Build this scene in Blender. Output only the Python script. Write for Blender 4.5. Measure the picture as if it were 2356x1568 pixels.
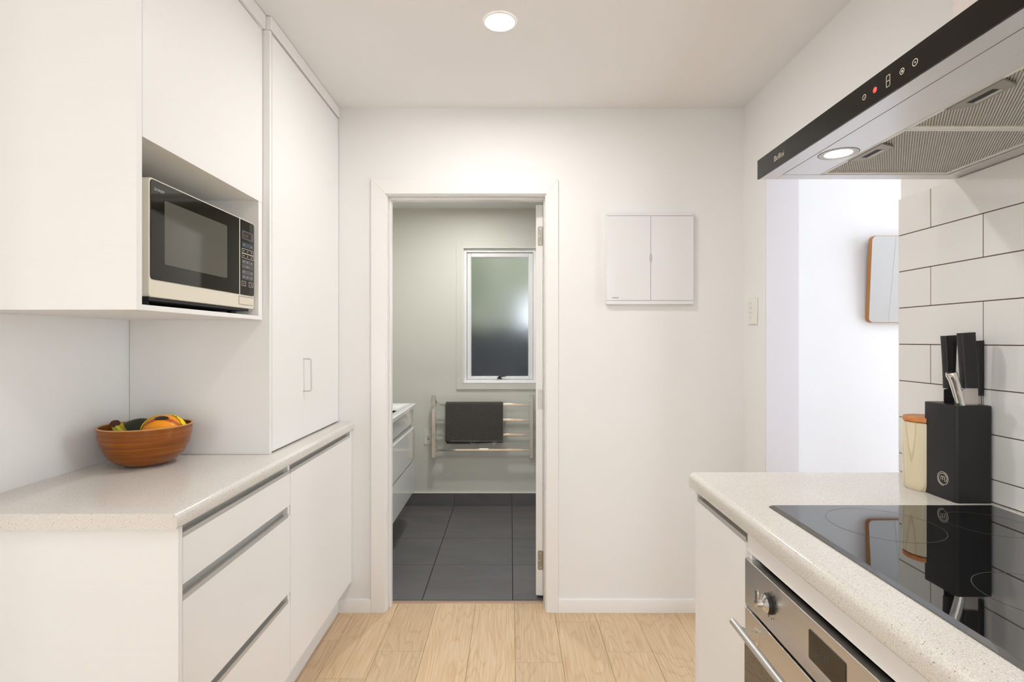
import bpy, bmesh, math, random
from mathutils import Vector, Matrix
random.seed(7)
PI = math.pi
for o in list(bpy.data.objects):
    bpy.data.objects.remove(o, do_unlink=True)
S = bpy.context.scene
COL = S.collection

# ------------------------------------------------------------------ camera
F, CX, CY, EZ = 1220.0, 1175.0, 783.0, 1.293      # focal length / level point in pixels, eye height
cam = bpy.data.cameras.new('camera'); co = bpy.data.objects.new('camera', cam); COL.objects.link(co)
cam.sensor_width = 36; cam.lens = 36*F/2356; cam.shift_x = 3/2356; cam.shift_y = -1/2356
cam.clip_start = .02
co.location = (0, 0, EZ); co.rotation_euler = (PI/2, 0, 0)
S.camera = co

# ------------------------------------------------------------------ world, lights, exposure
S.view_settings.view_transform = 'Standard'; S.view_settings.look = 'None'
S.view_settings.gamma = 1; S.view_settings.use_curve_mapping = False
S.view_settings.exposure = 0.36
W = bpy.data.worlds.new('world'); S.world = W; W.use_nodes = True
wn = W.node_tree.nodes; wl = W.node_tree.links
bg = wn['Background']
tc = wn.new('ShaderNodeTexCoord'); sx = wn.new('ShaderNodeSeparateXYZ'); cr = wn.new('ShaderNodeValToRGB')
wl.new(tc.outputs['Generated'], sx.inputs[0]); wl.new(sx.outputs['Z'], cr.inputs[0]); wl.new(cr.outputs[0], bg.inputs[0])
cr.color_ramp.elements[0].position = 0.0; cr.color_ramp.elements[0].color = (.90, .93, .96, 1)
cr.color_ramp.elements[1].position = .7; cr.color_ramp.elements[1].color = (.50, .66, .90, 1)
bg.inputs[1].default_value = 3.2
HX_ = 3.05

def area(name, loc, rot, sx_, sy_, power, col):
    l = bpy.data.lights.new(name, 'AREA'); l.shape = 'RECTANGLE'; l.size = sx_; l.size_y = sy_
    l.energy = power; l.color = col
    o = bpy.data.objects.new(name, l); COL.objects.link(o); o.location = loc; o.rotation_euler = rot
    return o
# daylight from rear and next room; side and right windows are fill added unseen
area('daylight_rear_window', (-1.8, -3.60, 1.1), (PI/2+.45, 0, 0), 1.2, 1.9, 4, (.90, .955, 1.0))
area('fill_side_window', (-3.30, -2.1, 1.1), (PI/2+.45, 0, -PI/2), .8, 1.9, 3, (.90, .955, 1.0))
area('fill_right_window', (1.33, -1.4, 1.1), (PI/2+.3, 0, PI/2), 1.2, 1.9, 38, (.88, .945, 1.0))
sun = bpy.data.lights.new('sun', 'SUN'); sun.energy = 3.2; sun.angle = math.radians(1); sun.color = (1, .96, .9)
so_ = bpy.data.objects.new('sun', sun); COL.objects.link(so_)
so_.rotation_euler = Vector((.3, 1, -1.2)).to_track_quat('-Z', 'Y').to_euler()      # sun high behind the house
area('daylight_next_room', (HX_+.14, 1.6, 1.3), (PI/2, 0, PI/2), 1.1, 1.9, 14, (.93, .96, 1.0))

# ------------------------------------------------------------------ helpers
def lin(r, g, b):
    f = lambda c: (c/255/12.92) if c/255 <= .04045 else ((c/255+.055)/1.055)**2.4
    return (f(r), f(g), f(b), 1)
def onx(X, px, py=783):
    Y = F*X/(px-CX); return Vector((X, Y, EZ-(py-CY)*Y/F))
def ony(Y, px, py):
    return Vector(((px-CX)*Y/F, Y, EZ-(py-CY)*Y/F))
def onz(Z, px, py):
    Y = F*(EZ-Z)/(py-CY); return Vector(((px-CX)*Y/F, Y, Z))

def mat(name, col, rough=.5, metal=0, spec=.5, coat=0, bump=None, var=None, emis=None, trans=0, ior=1.45, aniso=0):
    m = bpy.data.materials.new(name); m.use_nodes = True
    n = m.node_tree.nodes; l = m.node_tree.links; b = n['Principled BSDF']
    b.inputs['Base Color'].default_value = col; b.inputs['Roughness'].default_value = rough
    b.inputs['Metallic'].default_value = metal; b.inputs['Specular IOR Level'].default_value = spec
    b.inputs['Coat Weight'].default_value = coat; b.inputs['Coat Roughness'].default_value = .03
    b.inputs['Transmission Weight'].default_value = trans; b.inputs['IOR'].default_value = ior
    b.inputs['Anisotropic'].default_value = aniso
    if emis:
        b.inputs['Emission Color'].default_value = emis[0]; b.inputs['Emission Strength'].default_value = emis[1]
    t = None
    if bump or var:
        t = n.new('ShaderNodeTexCoord')
    if var:     # (scale vec, amount, detail): soft colour variation
        mp = n.new('ShaderNodeMapping'); mp.inputs['Scale'].default_value = var[0]
        nz = n.new('ShaderNodeTexNoise'); nz.inputs['Scale'].default_value = 1; nz.inputs['Detail'].default_value = var[2]
        hs = n.new('ShaderNodeMix'); hs.data_type = 'RGBA'; hs.blend_type = 'MIX'
        a = var[1]
        hs.inputs['A'].default_value = (col[0]*(1-a), col[1]*(1-a), col[2]*(1-a), 1)
        hs.inputs['B'].default_value = (min(1, col[0]*(1+a)), min(1, col[1]*(1+a)), min(1, col[2]*(1+a)), 1)
        l.new(t.outputs['Object'], mp.inputs[0]); l.new(mp.outputs[0], nz.inputs[0])
        l.new(nz.outputs[0], hs.inputs['Factor']); l.new(hs.outputs['Result'], b.inputs['Base Color'])
    if bump:    # (scale vec, strength, distance)
        mp = n.new('ShaderNodeMapping'); mp.inputs['Scale'].default_value = bump[0]
        nz = n.new('ShaderNodeTexNoise'); nz.inputs['Scale'].default_value = 1; nz.inputs['Detail'].default_value = 3
        bp = n.new('ShaderNodeBump'); bp.inputs['Strength'].default_value = bump[1]; bp.inputs['Distance'].default_value = bump[2]
        l.new(t.outputs['Object'], mp.inputs[0]); l.new(mp.outputs[0], nz.inputs[0])
        l.new(nz.outputs[0], bp.inputs['Height']); l.new(bp.outputs[0], b.inputs['Normal'])
    return m

V = (1, 1, 1)
M = {}
M['wall'] = mat('wall_paint', lin(242, 241, 239), .55, spec=.3, bump=((180,)*3, .05, .002), var=((3,)*3, .01, 2))
M['ceil'] = mat('ceiling_paint', lin(242, 240, 238), .8, spec=.2, bump=((150,)*3, .04, .002))
M['hallwall'] = mat('next_room_paint', lin(233, 235, 240), .6, spec=.3, bump=((150,)*3, .04, .002))
M['jambshade'] = mat('opening_jamb_shade', lin(226, 225, 233), .4, spec=.4, bump=((150,)*3, .04, .002))  # darker and bluer than the wall, shade of the reveal in the colour
M['bathwall'] = mat('bathroom_paint', lin(228, 227, 218), .5, spec=.3, bump=((180,)*3, .05, .002))
M['trim'] = mat('trim_gloss_paint', lin(243, 241, 238), .3, spec=.5, bump=((60,)*3, .04, .002))
M['cab'] = mat('cabinet_laminate', lin(241, 239, 236), .38, spec=.4, bump=((6, 6, 500), .03, .001), var=((2, 2, 300), .012, 2))
M['cabin'] = mat('cabinet_interior', lin(226, 218, 205), .5)
M['alu'] = mat('brushed_aluminium', lin(206, 205, 202), .45, .55, bump=((400, 6, 400), .1, .0006), var=((300, 4, 300), .06, 2))
M['steel'] = mat('brushed_stainless', lin(212, 210, 209), .30, 1, bump=((500, 8, 500), .12, .0005), var=((400, 5, 400), .07, 3))
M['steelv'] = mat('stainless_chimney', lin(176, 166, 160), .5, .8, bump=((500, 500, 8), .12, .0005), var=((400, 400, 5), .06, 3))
M['filter'] = mat('aluminium_filter_mesh', lin(232, 230, 225), .4, .35, var=((60,)*3, .08, 2))
M['filterback'] = mat('filter_inner_mesh', lin(172, 166, 156), .6, .2, var=((60,)*3, .08, 2))
M['plate'] = mat('cast_zinc', lin(158, 154, 145), .42, .8, var=((90,)*3, .05, 2))
M['chrome'] = mat('polished_chrome', lin(220, 218, 214), .06, 1, var=((20,)*3, .02, 1))
M['blackglass'] = mat('black_glass', lin(14, 14, 15), .02, 0, spec=.5, ior=2.5, var=((4,)*3, .1, 1))
M['hoodglass'] = mat('hood_black_glass', lin(26, 21, 15), .06, 0, spec=.22, var=((4,)*3, .08, 1))
M['microglass'] = mat('microwave_black_glass', lin(28, 24, 19), .04, 0, spec=.55, var=((4,)*3, .1, 1))
M['microwin'] = mat('microwave_mesh_reflection', lin(92, 90, 82), .07, 0, spec=.5, var=((900,)*3, .12, 1))  # grey raised to carry the pale reflection on the door window
M['cream'] = mat('cream_plastic', lin(226, 218, 200), .35, var=((5,)*3, .02, 2))
M['darkplastic'] = mat('dark_plastic', lin(30, 29, 28), .5, var=((30,)*3, .1, 2))
M['shadow'] = mat('recess_dark', lin(22, 20, 18), .6, var=((30,)*3, .1, 2))
M['print'] = mat('pale_print', lin(214, 206, 190), .5, var=((30,)*3, .03, 2))
M['printdim'] = mat('dim_print', lin(176, 172, 164), .5, var=((30,)*3, .03, 2))
M['printgrey'] = mat('grey_print', lin(82, 84, 86), .35, var=((30,)*3, .05, 2))
M['printblue'] = mat('blue_grey_print', lin(62, 68, 78), .35, var=((30,)*3, .05, 2))
M['ink'] = mat('dark_ink', lin(48, 44, 40), .5, var=((30,)*3, .05, 2))
M['digits'] = mat('amber_digits', lin(120, 84, 30), .5, emis=(lin(150, 100, 30), .12))
M['ovendigits'] = mat('faint_clock_digits', lin(64, 58, 50), .4, var=((30,)*3, .05, 2))
M['red'] = mat('lit_red_icon', lin(220, 60, 50), .4, emis=(lin(255, 70, 60), .7))
M['whitegloss'] = mat('white_gloss_plastic', lin(236, 235, 235), .1, spec=.5, var=((4,)*3, .01, 1))
M['whitepl'] = mat('white_plastic', lin(240, 237, 230), .3, var=((4,)*3, .01, 1))
M['ceramic'] = mat('white_ceramic', lin(250, 250, 249), .08, spec=.6, var=((4,)*3, .01, 1))
M['vanity'] = mat('vanity_gloss', lin(238, 241, 240), .08, spec=.55, var=((3,)*3, .01, 1))
M['splash'] = mat('splashback_glaze', lin(229, 228, 225), .05, spec=.6, bump=((14,)*3, .10, .002), var=((2,)*3, .012, 2))
M['grout'] = mat('dark_grout', lin(96, 82, 72), .9, bump=((400,)*3, .3, .001))
M['bgrout'] = mat('charcoal_grout', lin(26, 26, 26), .9, bump=((400,)*3, .3, .001))
M['upvc'] = mat('white_window_frame', lin(251, 251, 250), .3, var=((4,)*3, .01, 1))
M['blackmetal'] = mat('black_satin', lin(36, 36, 37), .38, spec=.4, bump=((300,)*3, .1, .0004), var=((40,)*3, .06, 2))
M['blackhandle'] = mat('black_handle_plastic', lin(38, 37, 37), .36, spec=.4, var=((40,)*3, .06, 2))
M['blackpl'] = mat('black_plastic', lin(20, 20, 20), .4, var=((40,)*3, .06, 2))
M['blade'] = mat('knife_blade_steel', lin(206, 198, 192), .3, 1, bump=((8, 8, 500), .08, .0003), var=((5, 5, 300), .05, 2))
M['lamp'] = mat('lit_diffuser', (1, 1, 1, 1), .5, emis=((1, .988, .97, 1), 340))
M['lampfar'] = mat('lit_diffuser_far', (1, 1, 1, 1), .5, emis=((1, .982, .955, 1), 60))
M['fillmid'] = mat('fill_diffuser_mid', (1, 1, 1, 1), .5, emis=((1, .988, .97, 1), 210))
M['fillhall'] = mat('fill_diffuser_next_room', (1, 1, 1, 1), .5, emis=((.97, .98, 1, 1), 125))
M['fillbath'] = mat('fill_diffuser_bathroom', (1, 1, 1, 1), .5, emis=((1, .985, .965, 1), 450))
M['hoodlamp'] = mat('lit_hood_diffuser', (1, 1, 1, 1), .5, emis=((1, .98, .96, 1), 60))
M['mirror'] = mat('mirror_silver', lin(246, 247, 246), .01, 1, var=((1,)*3, .005, 1))
M['timber'] = mat('mirror_timber', lin(176, 122, 70), .5, bump=((60, 60, 8), .2, .001), var=((80, 80, 6), .25, 3))
M['threshold'] = mat('threshold_strip', lin(196, 170, 150), .35, .5, var=((4,)*3, .03, 2))
M['fence'] = mat('dark_stained_fence', lin(6, 9, 13), .9, spec=.1, bump=((40, 40, 6), .4, .004), var=((20, 20, 3), .2, 3))
M['render'] = mat('neighbour_render', lin(236, 238, 240), .8, bump=((60,)*3, .2, .003))
M['grass'] = mat('lawn', lin(96, 112, 70), .9, bump=((90,)*3, .8, .02), var=((6,)*3, .2, 4))
M['leaf'] = mat('hedge_leaf', lin(196, 192, 168), .6, var=((8,)*3, .25, 3))
M['soil'] = mat('hedge_core', lin(70, 78, 50), .9, var=((8,)*3, .25, 3))
M['glass'] = mat('obscure_glass', (1, 1, 1, 1), .40, trans=1, ior=1.3, bump=((160,)*3, .12, .0006))

def floor_mat():
    m = bpy.data.materials.new('oak_laminate'); m.use_nodes = True
    n = m.node_tree.nodes; l = m.node_tree.links; b = n['Principled BSDF']
    t = n.new('ShaderNodeTexCoord'); oi = n.new('ShaderNodeObjectInfo')
    mu = n.new('ShaderNodeMath'); mu.operation = 'MULTIPLY'; mu.inputs[1].default_value = 37
    cb = n.new('ShaderNodeCombineXYZ'); ad = n.new('ShaderNodeVectorMath'); ad.operation = 'ADD'
    l.new(oi.outputs['Random'], mu.inputs[0])
    for i in range(3): l.new(mu.outputs[0], cb.inputs[i])
    l.new(t.outputs['Object'], ad.inputs[0]); l.new(cb.outputs[0], ad.inputs[1])
    mp = n.new('ShaderNodeMapping'); mp.inputs['Scale'].default_value = (5.5, .9, 5)
    nz = n.new('ShaderNodeTexNoise'); nz.inputs['Scale'].default_value = 1; nz.inputs['Detail'].default_value = 2
    l.new(ad.outputs[0], mp.inputs[0]); l.new(mp.outputs[0], nz.inputs[0])
    # cathedral figure: contour rings of the stretched noise
    m1 = n.new('ShaderNodeMath'); m1.operation = 'MULTIPLY'; m1.inputs[1].default_value = 24
    m2 = n.new('ShaderNodeMath'); m2.operation = 'FRACT'
    l.new(nz.outputs[0], m1.inputs[0]); l.new(m1.outputs[0], m2.inputs[0])
    cr1 = n.new('ShaderNodeValToRGB'); e = cr1.color_ramp.elements
    e[0].position = 0; e[0].color = lin(226, 198, 160); e[1].position = 1; e[1].color = lin(226, 198, 160)
    x = cr1.color_ramp.elements.new(.62); x.color = lin(224, 195, 157)
    x = cr1.color_ramp.elements.new(.86); x.color = lin(206, 172, 130)
    l.new(m2.outputs[0], cr1.inputs[0])
    # fine fibre
    mp2 = n.new('ShaderNodeMapping'); mp2.inputs['Scale'].default_value = (160, 4.5, 100)
    nz2 = n.new('ShaderNodeTexNoise'); nz2.inputs['Scale'].default_value = 1; nz2.inputs['Detail'].default_value = 4
    l.new(ad.outputs[0], mp2.inputs[0]); l.new(mp2.outputs[0], nz2.inputs[0])
    cr2 = n.new('ShaderNodeValToRGB'); e = cr2.color_ramp.elements
    e[0].position = .35; e[0].color = lin(200, 166, 124); e[1].position = .62; e[1].color = lin(232, 206, 170)
    l.new(nz2.outputs[0], cr2.inputs[0])
    mx = n.new('ShaderNodeMix'); mx.data_type = 'RGBA'; mx.inputs['Factor'].default_value = .45
    l.new(cr1.outputs[0], mx.inputs['A']); l.new(cr2.outputs[0], mx.inputs['B'])
    hs = n.new('ShaderNodeHueSaturation')
    mr = n.new('ShaderNodeMapRange'); mr.inputs['To Min'].default_value = .90; mr.inputs['To Max'].default_value = 1.06
    l.new(oi.outputs['Random'], mr.inputs[0]); l.new(mr.outputs[0], hs.inputs['Value'])
    l.new(mx.outputs['Result'], hs.inputs['Color']); l.new(hs.outputs[0], b.inputs['Base Color'])
    b.inputs['Roughness'].default_value = .42
    bp = n.new('ShaderNodeBump'); bp.inputs['Strength'].default_value = .08; bp.inputs['Distance'].default_value = .001
    l.new(nz2.outputs[0], bp.inputs['Height']); l.new(bp.outputs[0], b.inputs['Normal'])
    return m
M['oak'] = floor_mat()

def quartz_mat():
    m = bpy.data.materials.new('speckled_quartz'); m.use_nodes = True
    n = m.node_tree.nodes; l = m.node_tree.links; b = n['Principled BSDF']
    t = n.new('ShaderNodeTexCoord')
    prev = None
    base = lin(222, 214, 202)
    def speck(scale, size, col, rnd_cut):
        v = n.new('ShaderNodeTexVoronoi'); v.inputs['Scale'].default_value = scale
        l.new(t.outputs['Object'], v.inputs['Vector'])
        a = n.new('ShaderNodeMath'); a.operation = 'LESS_THAN'; a.inputs[1].default_value = size
        l.new(v.outputs['Distance'], a.inputs[0])
        s = n.new('ShaderNodeSeparateColor'); l.new(v.outputs['Color'], s.inputs[0])
        c = n.new('ShaderNodeMath'); c.operation = 'LESS_THAN'; c.inputs[1].default_value = rnd_cut
        l.new(s.outputs[0], c.inputs[0])
        d = n.new('ShaderNodeMath'); d.operation = 'MULTIPLY'
        l.new(a.outputs[0], d.inputs[0]); l.new(c.outputs[0], d.inputs[1])
        return d, col
    nz = n.new('ShaderNodeTexNoise'); nz.inputs['Scale'].default_value = 420; nz.inputs['Detail'].default_value = 2
    l.new(t.outputs['Object'], nz.inputs['Vector'])
    c0 = n.new('ShaderNodeValToRGB'); e = c0.color_ramp.elements
    e[0].position = .35; e[0].color = lin(214, 208, 199); e[1].position = .6; e[1].color = lin(231, 227, 220)
    l.new(nz.outputs[0], c0.inputs[0]); cur = c0.outputs[0]
    for sc, sz, col, cut in ((520, .36, lin(190, 176, 158), .09), (330, .28, lin(140, 126, 110), .06),
                             (300, .32, lin(240, 236, 230), .06), (180, .15, lin(112, 100, 90), .035)):
        d, col = speck(sc, sz, col, cut)
        mx = n.new('ShaderNodeMix'); mx.data_type = 'RGBA'; mx.inputs['B'].default_value = col
        l.new(d.outputs[0], mx.inputs['Factor']); l.new(cur, mx.inputs['A']); cur = mx.outputs['Result']
    l.new(cur, b.inputs['Base Color'])
    b.inputs['Roughness'].default_value = .13; b.inputs['Specular IOR Level'].default_value = .5
    return m
M['quartz'] = quartz_mat()

def slate_mat():
    m = bpy.data.materials.new('charcoal_porcelain'); m.use_nodes = True
    n = m.node_tree.nodes; l = m.node_tree.links; b = n['Principled BSDF']
    t = n.new('ShaderNodeTexCoord'); oi = n.new('ShaderNodeObjectInfo')
    mu = n.new('ShaderNodeVectorMath'); mu.operation = 'ADD'
    cb = n.new('ShaderNodeCombineXYZ'); k = n.new('ShaderNodeMath'); k.operation = 'MULTIPLY'; k.inputs[1].default_value = 20
    l.new(oi.outputs['Random'], k.inputs[0])
    for i in range(3): l.new(k.outputs[0], cb.inputs[i])
    l.new(t.outputs['Object'], mu.inputs[0]); l.new(cb.outputs[0], mu.inputs[1])
    mp = n.new('ShaderNodeMapping'); mp.inputs['Scale'].default_value = (2.0, 6, 6); mp.inputs['Rotation'].default_value = (0, 0, .35)
    nz = n.new('ShaderNodeTexNoise'); nz.inputs['Scale'].default_value = 1; nz.inputs['Detail'].default_value = 6; nz.inputs['Distortion'].default_value = .8
    cr = n.new('ShaderNodeValToRGB'); e = cr.color_ramp.elements
    e[0].position = .25; e[0].color = lin(100, 98, 97); e[1].position = .75; e[1].color = lin(116, 114, 113)
    l.new(mu.outputs[0], mp.inputs[0]); l.new(mp.outputs[0], nz.inputs[0]); l.new(nz.outputs[0], cr.inputs[0])
    l.new(cr.outputs[0], b.inputs['Base Color']); b.inputs['Roughness'].default_value = .5
    bp = n.new('ShaderNodeBump'); bp.inputs['Strength'].default_value = .1; bp.inputs['Distance'].default_value = .001
    l.new(nz.outputs[0], bp.inputs['Height']); l.new(bp.outputs[0], b.inputs['Normal'])
    return m
M['slate'] = slate_mat()

def wood_rings(name, c1, c2, scale, axis_scale, rough, line=.85):
    m = bpy.data.materials.new(name); m.use_nodes = True
    n = m.node_tree.nodes; l = m.node_tree.links; b = n['Principled BSDF']
    t = n.new('ShaderNodeTexCoord'); mp = n.new('ShaderNodeMapping'); mp.inputs['Scale'].default_value = axis_scale
    nz = n.new('ShaderNodeTexNoise'); nz.inputs['Scale'].default_value = scale; nz.inputs['Detail'].default_value = 4
    cr = n.new('ShaderNodeValToRGB'); e = cr.color_ramp.elements
    e[0].position = .30; e[0].color = c1; e[1].position = line; e[1].color = c2
    l.new(t.outputs['Object'], mp.inputs[0]); l.new(mp.outputs[0], nz.inputs[0]); l.new(nz.outputs[0], cr.inputs[0])
    l.new(cr.outputs[0], b.inputs['Base Color']); b.inputs['Roughness'].default_value = rough
    return m
M['bamboo'] = wood_rings('bamboo_lacquer', lin(116, 57, 0), lin(156, 84, 3), 1, (4, 4, 190), .18, .75)
M['bamboorim'] = wood_rings('bamboo_rim', lin(196, 140, 76), lin(216, 164, 100), 1, (40, 40, 40), .4, .7)
M['lidwood'] = wood_rings('acacia_lid', lin(178, 96, 36), lin(216, 142, 70), 1, (10, 60, 200), .4, .7)

def canister_mat():
    m = bpy.data.materials.new('wood_print_canister'); m.use_nodes = True
    n = m.node_tree.nodes; l = m.node_tree.links; b = n['Principled BSDF']
    t = n.new('ShaderNodeTexCoord'); mp = n.new('ShaderNodeMapping'); mp.inputs['Scale'].default_value = (12, 12, 1.3)
    nz = n.new('ShaderNodeTexNoise'); nz.inputs['Scale'].default_value = 1; nz.inputs['Detail'].default_value = 1; nz.inputs['Distortion'].default_value = .25
    a = n.new('ShaderNodeMath'); a.operation = 'MULTIPLY'; a.inputs[1].default_value = 7
    f = n.new('ShaderNodeMath'); f.operation = 'FRACT'
    cr = n.new('ShaderNodeValToRGB'); e = cr.color_ramp.elements
    e[0].position = 0; e[0].color = lin(226, 212, 178); e[1].position = 1; e[1].color = lin(226, 212, 178)
    x = e.new(.82); x.color = lin(230, 218, 188); x = e.new(.94); x.color = lin(200, 186, 150)
    l.new(t.outputs['Object'], mp.inputs[0]); l.new(mp.outputs[0], nz.inputs[0]); l.new(nz.outputs[0], a.inputs[0])
    l.new(a.outputs[0], f.inputs[0]); l.new(f.outputs[0], cr.inputs[0]); l.new(cr.outputs[0], b.inputs['Base Color'])
    b.inputs['Roughness'].default_value = .22; b.inputs['Coat Weight'].default_value = .4
    return m
M['canister'] = canister_mat()
M['towel'] = mat('charcoal_terry', lin(104, 101, 97), .95, spec=.1, bump=((300,)*3, 1.0, .01), var=((220,)*3, .6, 4))
M['towelhem'] = mat('towel_hem', lin(112, 110, 108), .9, bump=((300,)*3, .6, .002), var=((200,)*3, .1, 2))
M['tape'] = mat('white_tape', lin(216, 210, 206), .8, var=((50,)*3, .04, 2))
M['avocado'] = mat('avocado_skin', lin(38, 44, 22), .45, bump=((150,)*3, .8, .004), var=((60,)*3, .35, 3))
M['mango'] = mat('mango_skin', lin(246, 152, 20), .35, bump=((200,)*3, .1, .001), var=((22,)*3, .14, 3))
M['net'] = mat('yellow_foam_net', lin(246, 224, 40), .7, bump=((120,)*3, .5, .003), var=((50,)*3, .1, 2))
M['band'] = mat('orange_red_sticker_band', lin(186, 84, 20), .4, var=((30,)*3, .1, 2))
M['sticker'] = mat('dark_oval_sticker', lin(34, 36, 32), .35, var=((260,)*3, .4, 2))
M['banana'] = mat('banana_skin', lin(196, 184, 60), .5, bump=((80,)*3, .15, .001), var=((20,)*3, .15, 3))
M['crown'] = mat('banana_crown', lin(82, 46, 34), .8, bump=((200,)*3, .8, .003), var=((90,)*3, .4, 3))

class MB:
    """collects shapes into one mesh"""
    def __init__(s): s.bm = bmesh.new()
    def box(s, x0, x1, y0, y1, z0, z1):
        x0, x1 = sorted((x0, x1)); y0, y1 = sorted((y0, y1)); z0, z1 = sorted((z0, z1))
        v = [s.bm.verts.new(p) for p in ((x0,y0,z0),(x1,y0,z0),(x1,y1,z0),(x0,y1,z0),(x0,y0,z1),(x1,y0,z1),(x1,y1,z1),(x0,y1,z1))]
        for f in ((3,2,1,0),(4,5,6,7),(0,1,5,4),(1,2,6,5),(2,3,7,6),(3,0,4,7)): s.bm.faces.new([v[i] for i in f])
        return s
    def prism(s, axis, pts, a0, a1):
        """polygon in the two other axes (in x,y,z order), extruded along axis"""
        def P(u, w, a):
            return {'x': (a, u, w), 'y': (u, a, w), 'z': (u, w, a)}[axis]
        A = [s.bm.verts.new(P(u, w, a0)) for u, w in pts]; B = [s.bm.verts.new(P(u, w, a1)) for u, w in pts]
        s.bm.faces.new(A); s.bm.faces.new(B[::-1])
        k = len(pts)
        for i in range(k): s.bm.faces.new((A[i], B[i], B[(i+1) % k], A[(i+1) % k]))
        return s
    def lathe(s, c, prof, seg=48, axis='z'):
        """profile (r, h) about an axis through c; ends closed if r==0"""
        rings = []
        for r, h in prof:
            if r < 1e-6:
                rings.append([s.bm.verts.new(s._ax(c, 0, 0, h, axis))])
            else:
                rings.append([s.bm.verts.new(s._ax(c, r*math.cos(2*PI*i/seg), r*math.sin(2*PI*i/seg), h, axis)) for i in range(seg)])
        for a, b in zip(rings, rings[1:]):
            if len(a) == 1 and len(b) == 1: continue
            for i in range(seg):
                j = (i+1) % seg
                if len(a) == 1: s.bm.faces.new((a[0], b[i], b[j]))
                elif len(b) == 1: s.bm.faces.new((a[i], b[0], a[j]))
                else: s.bm.faces.new((a[i], b[i], b[j], a[j]))
        return s
    def _ax(s, c, u, v, h, axis):
        d = {'z': (u, v, h), 'x': (h, u, v), 'y': (u, h, v)}[axis]
        return Vector(c)+Vector(d)
    def tube(s, pts, r, seg=10, cap=True, scale=(1, 1)):
        pts = [Vector(p) for p in pts]; rs = r if isinstance(r, (list, tuple)) else [r]*len(pts)
        up = Vector((0, 0, 1)); rings = []; prev = None
        for i, p in enumerate(pts):
            t = (pts[min(i+1, len(pts)-1)]-pts[max(i-1, 0)]).normalized()
            if prev is None:
                a = t.cross(up)
                if a.length < .05: a = t.cross(Vector((0, 1, 0)))
                a.normalize()
            else:
                a = prev-t*prev.dot(t); a.normalize()
            prev = a; b = t.cross(a)
            rings.append([s.bm.verts.new(p+rs[i]*(scale[0]*math.cos(2*PI*k/seg)*a+scale[1]*math.sin(2*PI*k/seg)*b)) for k in range(seg)])
        for A, B in zip(rings, rings[1:]):
            for k in range(seg): s.bm.faces.new((A[k], A[(k+1) % seg], B[(k+1) % seg], B[k]))
        if cap: s.bm.faces.new(rings[0][::-1]); s.bm.faces.new(rings[-1])
        return s
    def ellipsoid(s, c, r, seg=32, rings=18, rot=0, fn=None):
        R = Matrix.Rotation(rot, 3, 'Z'); rows = []
        for j in range(rings+1):
            th = PI*j/rings; row = []
            n = 1 if j in (0, rings) else seg
            for i in range(n):
                ph = 2*PI*i/seg
                d = Vector((math.cos(th), math.sin(th)*math.cos(ph), math.sin(th)*math.sin(ph)))
                k = fn(d) if fn else 1
                p = Vector((d.x*r[0], d.y*r[1]*k, d.z*r[2]*k))
                row.append(s.bm.verts.new(Vector(c)+R@p))
            rows.append(row)
        for a, b in zip(rows, rows[1:]):
            for i in range(seg):
                j = (i+1) % seg
                if len(a) == 1: s.bm.faces.new((a[0], b[i], b[j]))
                elif len(b) == 1: s.bm.faces.new((a[i], b[0], a[j]))
                else: s.bm.faces.new((a[i], b[i], b[j], a[j]))
        return s
    def build(s, name, m, parent=None, bevel=0, seg=2, smooth=False, label=None, angle=40):
        me = bpy.data.meshes.new(name)
        bmesh.ops.recalc_face_normals(s.bm, faces=s.bm.faces)
        root = parent
        while root is not None and root.parent is not None: root = root.parent
        off = root.location.copy() if root is not None else Vector((0, 0, 0))
        s.bm.transform(Matrix.Translation(-off))
        s.bm.to_mesh(me); s.bm.free()
        me.materials.append(m if not isinstance(m, str) else M[m])
        o = bpy.data.objects.new(name, me); COL.objects.link(o)
        if parent is not None: o.parent = parent
        if smooth or bevel:
            for p in me.polygons: p.use_smooth = True
            if hasattr(me, 'set_sharp_from_angle'): me.set_sharp_from_angle(angle=math.radians(angle))
        if bevel:
            b = o.modifiers.new('bevel', 'BEVEL'); b.width = bevel; b.segments = seg; b.limit_method = 'ANGLE'
            b.angle_limit = math.radians(35); b.harden_normals = True
        if label: o['label'] = label
        return o

def tag(o, label=None, cat=None, group=None, kind=None):
    if label: o['label'] = label
    if cat: o['category'] = cat
    if group: o['group'] = group
    if kind: o['kind'] = kind
    return o
def thing(name, label, cat, loc, group=None):
    o = bpy.data.objects.new(name, None); COL.objects.link(o); o.empty_display_size = .05
    o.location = loc; return tag(o, label, cat, group)
def setting(name, loc=(0, 0, 0)):
    o = bpy.data.objects.new(name, None); COL.objects.link(o); o.location = loc; o.empty_display_size = .05
    return tag(o, kind='structure')
def box(name, m, parent, x0, x1, y0, y1, z0, z1, bevel=0, seg=2, label=None):
    return MB().box(x0, x1, y0, y1, z0, z1).build(name, m, parent, bevel, label=label, seg=seg)

def text(name, body, size, m, parent, origin, xd, yd, depth=.0004, sx=1.0, bold=0):
    cu = bpy.data.curves.new('tmp_text', 'FONT'); cu.body = body; cu.size = size; cu.extrude = depth/2; cu.offset = bold
    cu.resolution_u = 3
    t = bpy.data.objects.new('tmp_text', cu); COL.objects.link(t)
    me = bpy.data.meshes.new_from_object(t); bpy.data.objects.remove(t)
    xd = Vector(xd); yd = Vector(yd); nd = xd.cross(yd)
    root = parent
    while root.parent is not None: root = root.parent
    R = Matrix((xd*sx, yd, nd)).transposed().to_4x4()
    me.transform(Matrix.Translation(Vector(origin)-root.location) @ R)
    me.materials.clear(); me.materials.append(M[m])
    o = bpy.data.objects.new(name, me); COL.objects.link(o); o.parent = parent
    return o

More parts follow.
